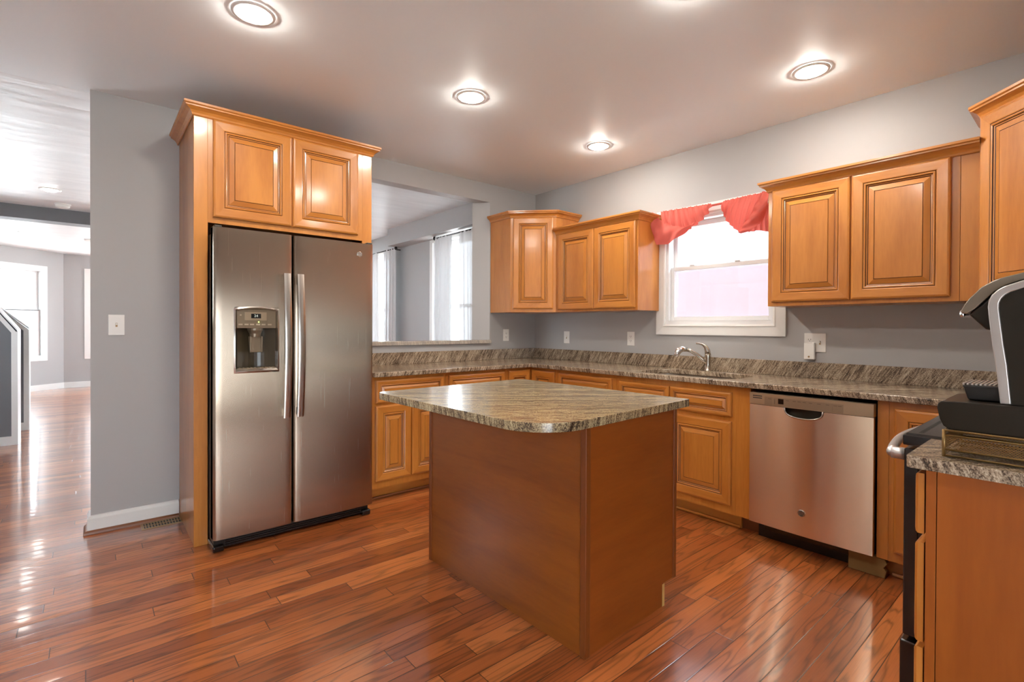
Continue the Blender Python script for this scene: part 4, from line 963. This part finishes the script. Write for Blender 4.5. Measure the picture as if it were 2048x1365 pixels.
# ------------------------------------------------------------------ wall plates
def plate(name, c, U, N, w, h, label, cat, kind, group=None):
    c, U, N = Vector(c), Vector(U), Vector(N); V = Vector((0, 0, 1)); g = thing(name, c, label, cat, group)
    def pb(mb, u0, u1, v0, v1, d0, d1):
        p = [c+U*u+V*v+N*d0 for u, v in ((u0, v0), (u1, v0), (u1, v1), (u0, v1))]; mb.extrude(p, N*(d1-d0)); return mb
    pb(MB(), -w/2, w/2, -h/2, h/2, 0.0005, 0.006).build('cover_plate', M['plastic'], g, bevel=0.002)
    for uo, kd in kind:
        if kd == 'outlet':
            ins_ = pb(MB(), uo-0.0165, uo+0.0165, -0.034, 0.034, 0.006, 0.0075).build('receptacle', M['plastic'], g)
            for v in (-0.019, 0.019):
                mb = MB(); pb(mb, uo-0.008, uo-0.0055, v-0.003, v+0.006, 0.0075, 0.0079); pb(mb, uo+0.0055, uo+0.008, v-0.003, v+0.006, 0.0075, 0.0079); pb(mb, uo-0.002, uo+0.002, v-0.010, v-0.006, 0.0075, 0.0079); mb.build('slot', M['slot'], ins_)
        elif kd == 'toggle':
            pb(MB(), uo-0.005, uo+0.005, -0.012, 0.012, 0.006, 0.0075).build('toggle_slot', M['register'], g)
            pb(MB(), uo-0.004, uo+0.004, 0.0, 0.010, 0.0075, 0.016).build('toggle', M['plastic'], g, bevel=0.0015)
            for v in (-0.045, 0.045): pb(MB(), uo-0.003, uo+0.003, v-0.003, v+0.003, 0.006, 0.0072).build('screw', M['plastic'], g)
    return g
plate('wall_outlet', (-0.398, 0, 1.152), UA, NA, 0.072, 0.118, 'white outlet under the corner wall cabinet, just right of the wall opening', 'outlet', [(0, 'outlet')])
plate('light_switch', (0, -0.465, 1.134), UW, NW, 0.072, 0.118, 'small white switch plate under the left wall cabinets, right of the corner', 'switch', [(0, 'toggle')])
plate('wall_outlet', (0, -1.229, 1.137), UW, NW, 0.076, 0.120, 'white outlet just left of the kitchen window, below the two door cabinet', 'outlet', [(0, 'outlet')])
plate('wall_outlet', (0, -2.668, 1.141), UW, NW, 0.126, 0.122, 'wide white double plate right of the window with a device plugged in', 'outlet', [(-0.03, 'outlet'), (0.03, 'toggle')])
g = thing('plug_in_device', (-0.02, -2.644, 1.09), 'white plug in air freshener block hanging from the double wall plate', 'plug in')
MB().box(-0.036, -0.009, -2.676, -2.613, 1.032, 1.142).build('case', M['plastic'], g, bevel=0.006)
mb = MB(); mb.lathe([(0.006, 0), (0.006, 0.0012)], (-0.0365, -2.644, 1.05), 14, axis=(-1, 0, 0)); mb.build('emblem', M['register'], g)
plate('light_switch', (-3.465, 0, 1.2365), UA, NA, 0.078, 0.124, 'white toggle light switch on the grey wall left of the refrigerator', 'switch', [(0, 'toggle')])
g = thing('floor_register', (-3.25, -0.085, 0), 'tan metal floor register in the boards left of the fridge cabinet', 'vent')
mb = MB(); mb.box(-3.352, -3.140, -0.148, -0.138, 0, 0.004); mb.box(-3.352, -3.140, -0.046, -0.036, 0, 0.004); mb.box(-3.352, -3.338, -0.138, -0.046, 0, 0.004); mb.box(-3.338, -3.140, -0.095, -0.089, 0, 0.004)
mb.build('frame', M['register'], g)
mb = MB()
for i in range(13): mb.box(-3.332+i*0.015, -3.327+i*0.015, -0.138, -0.046, 0, 0.0035)
mb.build('louvres', M['register'], g); MB().box(-3.338, -3.142, -0.138, -0.046, 0.0004, 0.001).build('duct_opening', M['slot'], g)

# ------------------------------------------------------------------ recessed lamps
def can(x, y, label, mat, r=0.062, group='recessed ceiling lamps'):
    g = thing('recessed_lamp', (x, y, H), label, 'ceiling lamp', group)
    mb = MB(); n = 36; pr = [(r+0.028, -0.0005), (r+0.026, -0.006), (r+0.006, -0.008), (r, -0.004)]
    vs = [(x+a*math.cos(2*PI*k/n), y+a*math.sin(2*PI*k/n), H+h) for a, h in pr for k in range(n)]
    mb.add(vs, [(i*n+k, (i+1)*n+k, (i+1)*n+(k+1) % n, i*n+(k+1) % n) for i in range(3) for k in range(n)]); mb.build('trim_ring', M['white'], g, smooth=True)
    mb = MB(); mb.lathe([(r, -0.002), (r*0.97, -0.009), (r*0.85, -0.015), (r*0.6, -0.020), (r*0.3, -0.022), (0.002, -0.0225)], (x, y, H-0.0008), n); mb.build('lens', mat, g, smooth=True)
    return g
can(-3.03, -1.415, 'bright recessed ceiling lamp in front of the fridge cabinet, largest in view', M['lamp'])
can(-1.825, -1.39, 'recessed ceiling lamp right of the fridge cabinet, left of the middle of the ceiling', M['lamp'])
can(-0.61, -1.364, 'recessed ceiling lamp above the left corner wall cabinets, smallest in the kitchen', M['lamp'])
can(-0.612, -2.84, 'recessed ceiling lamp above the right two door wall cabinet', M['lamp'])
can(-1.75, -2.78, 'recessed ceiling lamp above the island, only its glow at the top edge', M['lamp'])
can(-3.03, -2.80, 'added unseen ceiling lamp nearest the camera, straight overhead beyond the top edge', M['lamp'])  # extra lamp put in out of view to brighten the kitchen
can(-3.90, 3.11, 'recessed ceiling lamp in the hall before the dark beam, left edge', M['lamp_cool'])
can(-4.26, 5.25, 'recessed living room lamp half hidden behind the dark beam', M['lamp_cool'])
can(-4.33, 6.60, 'recessed living room lamp, middle of three beyond the dark beam', M['lamp_cool'])
can(-4.28, 7.94, 'recessed living room lamp nearest the bay window', M['lamp_cool'])
g = thing('smoke_detector', (-3.83, 3.86, H), 'round white smoke detector on the ceiling just before the dark beam', 'smoke detector')
mb = MB(); mb.lathe([(0.075, 0), (0.075, -0.012), (0.070, -0.014)], (-3.83, 3.86, H-0.0005), 30); mb.build('mounting_ring', M['plastic'], g)
mb = MB(); mb.lathe([(0.066, 0), (0.064, -0.022), (0.045, -0.032), (0.02, -0.034)], (-3.83, 3.86, H-0.0145), 30); mb.build('cover', M['plastic'], g, smooth=True)
g = thing('ceiling_fan', (-3.0, 5.3, H), 'white ceiling fan in the living room, one blade tip showing past the wall', 'fan')
mb = MB(); mb.lathe([(0.07, 0), (0.05, -0.05), (0.02, -0.06), (0.02, -0.13)], (-3.0, 5.3, H-0.001), 24); mb.build('mount', M['white'], g)
mb = MB(); mb.lathe([(0.06, 0), (0.10, -0.02), (0.10, -0.10), (0.06, -0.13)], (-3.0, 5.3, H-0.13), 24); mb.build('motor', M['white'], g)
for i in range(5):
    a = math.radians(180+72*i); u = Vector((math.cos(a), math.sin(a), 0)); v = Vector((-u.y, u.x, 0.15)); c = Vector((-3.0, 5.3, 2.42))
    pts = [c+u*0.11+v*0.03, c+u*0.22+v*0.065, c+u*0.60+v*0.07, c+u*0.655+v*0.04, c+u*0.655-v*0.04, c+u*0.60-v*0.07, c+u*0.22-v*0.065, c+u*0.11-v*0.03]
    MB().extrude(pts, (0, 0, 0.008)).build('blade', M['white'], g)

# ------------------------------------------------------------------ dining room windows and sheers
def dining_window(name, ya, yb, za, zb):
    w = empty_struct(name, (-0.12, (ya+yb)/2, za)); mb = MB()
    frame_x(mb, -0.135, -0.12, ya-0.07, yb+0.07, za-0.07, zb+0.04, 0.07, 0, 0.07, 0.04); mb.build('casing', M['white'], w)
    zm = (za+zb)/2+0.05
    for x, a, b in ((-0.06, za, zm+0.02), (-0.02, zm-0.02, zb)):
        mb = MB(); frame_x(mb, x, x+0.03, ya, yb, a, b, 0.045); o = mb.build('sash', M['vinyl'], w)
        MB().box(x+0.012, x+0.018, ya+0.045, yb-0.045, a+0.045, b-0.045).build('pane', M['glass'], o)
dining_window('window_4', *D1); dining_window('window_5', *D2)
def sheer(ya, yb, label, seed):
    rnd = random.Random(seed); n = 90; ph = [rnd.uniform(0, 6.28) for _ in range(4)]; k = (yb-ya)
    def fn(u, v):
        z = 0.06+v*2.31; y = ya+k*u*(1.0-0.05*(1-v))
        d = 0.016*math.sin(2*PI*u*k/0.075+ph[0])+0.010*math.sin(2*PI*u*k/0.13+ph[1]+v)+0.006*math.sin(2*PI*u*k/0.045+ph[2]+2*v)
        return (-0.222+d*(1-0.45*v), y+0.004*math.sin(9*v+ph[3]), z)
    mb = MB(); mb.grid(fn, n, 16); o = mb.build('sheer_curtain', M['sheer'], smooth=True)
    return tag(o, label, 'curtain', 'white sheer curtains in the dining room')
sheer(1.27, 1.645, 'white sheer curtain panel on the left side of the nearer dining window', 1)
sheer(0.62, 1.10, 'white sheer curtain at the right edge of the wall opening, beside the jamb', 2)
sheer(2.72, 3.11, 'white sheer curtain right of the far dining window, next to the dark finial', 3)
sheer(3.31, 3.80, 'white sheer curtain panel on the left of the far dining window, against the fridge edge', 4)
def rod(ya, yb, label):
    g = thing('curtain_rod', (-0.222, (ya+yb)/2, 2.362), label, 'curtain rod')
    mb = MB(); mb.tube([(-0.222, ya, 2.362), (-0.222, yb, 2.362)], 0.007, 10); mb.build('pole', M['dark_iron'], g, smooth=True)
    for y, s in ((ya, -1), (yb, 1)):
        mb = MB(); mb.lathe([(0.008, 0), (0.012, 0.006), (0.022, 0.02), (0.024, 0.03), (0.016, 0.042), (0.006, 0.05)], (-0.222, y, 2.362), 16, axis=(0, s, 0)); mb.build('finial', M['dark_iron'], g, smooth=True)
        MB().box(-0.222, -0.121, y-s*0.03-0.005, y-s*0.03+0.005, 2.345, 2.36).build('bracket', M['dark_iron'], g)
rod(0.58, 1.625, 'dark iron curtain rod over the nearer dining window'); rod(2.74, 3.84, 'dark iron curtain rod over the far dining window')

# ------------------------------------------------------------------ coral valance over the kitchen window
g = thing('valance_rod', (-0.06, -1.95, 2.145), 'thin coral covered rod across the top of the kitchen window', 'curtain rod')
mb = MB(); mb.tube([(-0.055, -1.50, 2.140), (-0.055, -2.40, 2.150)], 0.008, 10); mb.build('pole', M['coral'], g, smooth=True)
for y in (-1.515, -2.39): MB().box(-0.055, -0.019, y-0.004, y+0.004, 2.135, 2.155).build('bracket', M['white'], g)
def lerp_pts(P, t):
    """point at parameter t along polyline P by arc length"""
    P = [Vector(p) for p in P]; L_ = [0]
    for a, b in zip(P, P[1:]): L_.append(L_[-1]+(b-a).length)
    s_ = t*L_[-1]
    for i in range(len(P)-1):
        if s_ <= L_[i+1]+1e-9: return P[i].lerp(P[i+1], (s_-L_[i])/max(1e-9, L_[i+1]-L_[i]))
    return P[-1]
def drape(mb, top, bot, amp, freq, x0, belly, nu=60, nv=18, gather=0.006, fan=0.0):
    def fn(u, v):
        a = lerp_pts(top, u); b = lerp_pts(bot, u); p = a.lerp(b, v)
        fold = math.sin(2*PI*freq*u+fan*v)*amp*(0.5+0.5*v) + math.sin(2*PI*freq*2.3*u+1.0)*gather*(1-v)**2
        sag = belly*math.sin(PI*min(1, v*0.95))
        return (x0-sag+fold, p.x, p.y+(0.004*math.sin(2*PI*freq*2.3*u)*(1-v)**3))
    mb.grid(fn, nu, nv)
g = thing('valance', (-0.06, -1.74, 2.15), 'left half of the coral valance, its knotted tail against the left wall cabinet', 'valance')
mb = MB(); drape(mb, [(-1.555, 2.172), (-1.70, 2.168), (-1.85, 2.163), (-1.995, 2.158)], [(-1.60, 2.02), (-1.70, 1.975), (-1.80, 1.985), (-1.90, 2.03), (-1.963, 2.085), (-1.995, 2.14)], 0.017, 8, -0.070, 0.020, gather=0.011, fan=1.5)
mb.build('gathered_swag', M['coral'], g, smooth=True)
mb = MB(); drape(mb, [(-1.489, 2.176), (-1.53, 2.15), (-1.58, 2.10), (-1.69, 2.035), (-1.80, 2.01), (-1.90, 2.035)], [(-1.500, 2.0), (-1.520, 1.94), (-1.553, 1.900), (-1.64, 1.897), (-1.738, 1.936), (-1.90, 2.020)], 0.013, 3, -0.094, 0.034, fan=6.5)
mb.build('tail_fold', M['coral'], g, smooth=True)
g = thing('valance', (-0.06, -2.23, 2.15), 'right half of the coral valance, crossing folds beside the right wall cabinet', 'valance')
mb = MB(); drape(mb, [(-2.078, 2.158), (-2.18, 2.162), (-2.28, 2.165), (-2.40, 2.163)], [(-2.08, 2.085), (-2.107, 2.011), (-2.162, 1.948), (-2.216, 1.905), (-2.25, 1.93), (-2.30, 1.98)], 0.017, 8, -0.070, 0.022, gather=0.011, fan=-1.2)
mb.build('gathered_swag', M['coral'], g, smooth=True)
mb = MB(); drape(mb, [(-2.365, 2.165), (-2.335, 2.09), (-2.275, 2.00), (-2.220, 1.93), (-2.214, 1.905)], [(-2.41, 2.15), (-2.41, 2.05), (-2.37, 1.96), (-2.30, 1.905), (-2.222, 1.900)], 0.010, 2, -0.098, 0.022, fan=8)
mb.build('crossing_fold', M['coral'], g, smooth=True)
mb = MB(); drape(mb, [(-2.30, 2.03), (-2.34, 2.06), (-2.41, 2.09)], [(-2.262, 1.905), (-2.337, 1.908), (-2.41, 1.886)], 0.010, 4, -0.070, 0.018, fan=1)
mb.build('lower_tail', M['coral'], g, smooth=True)
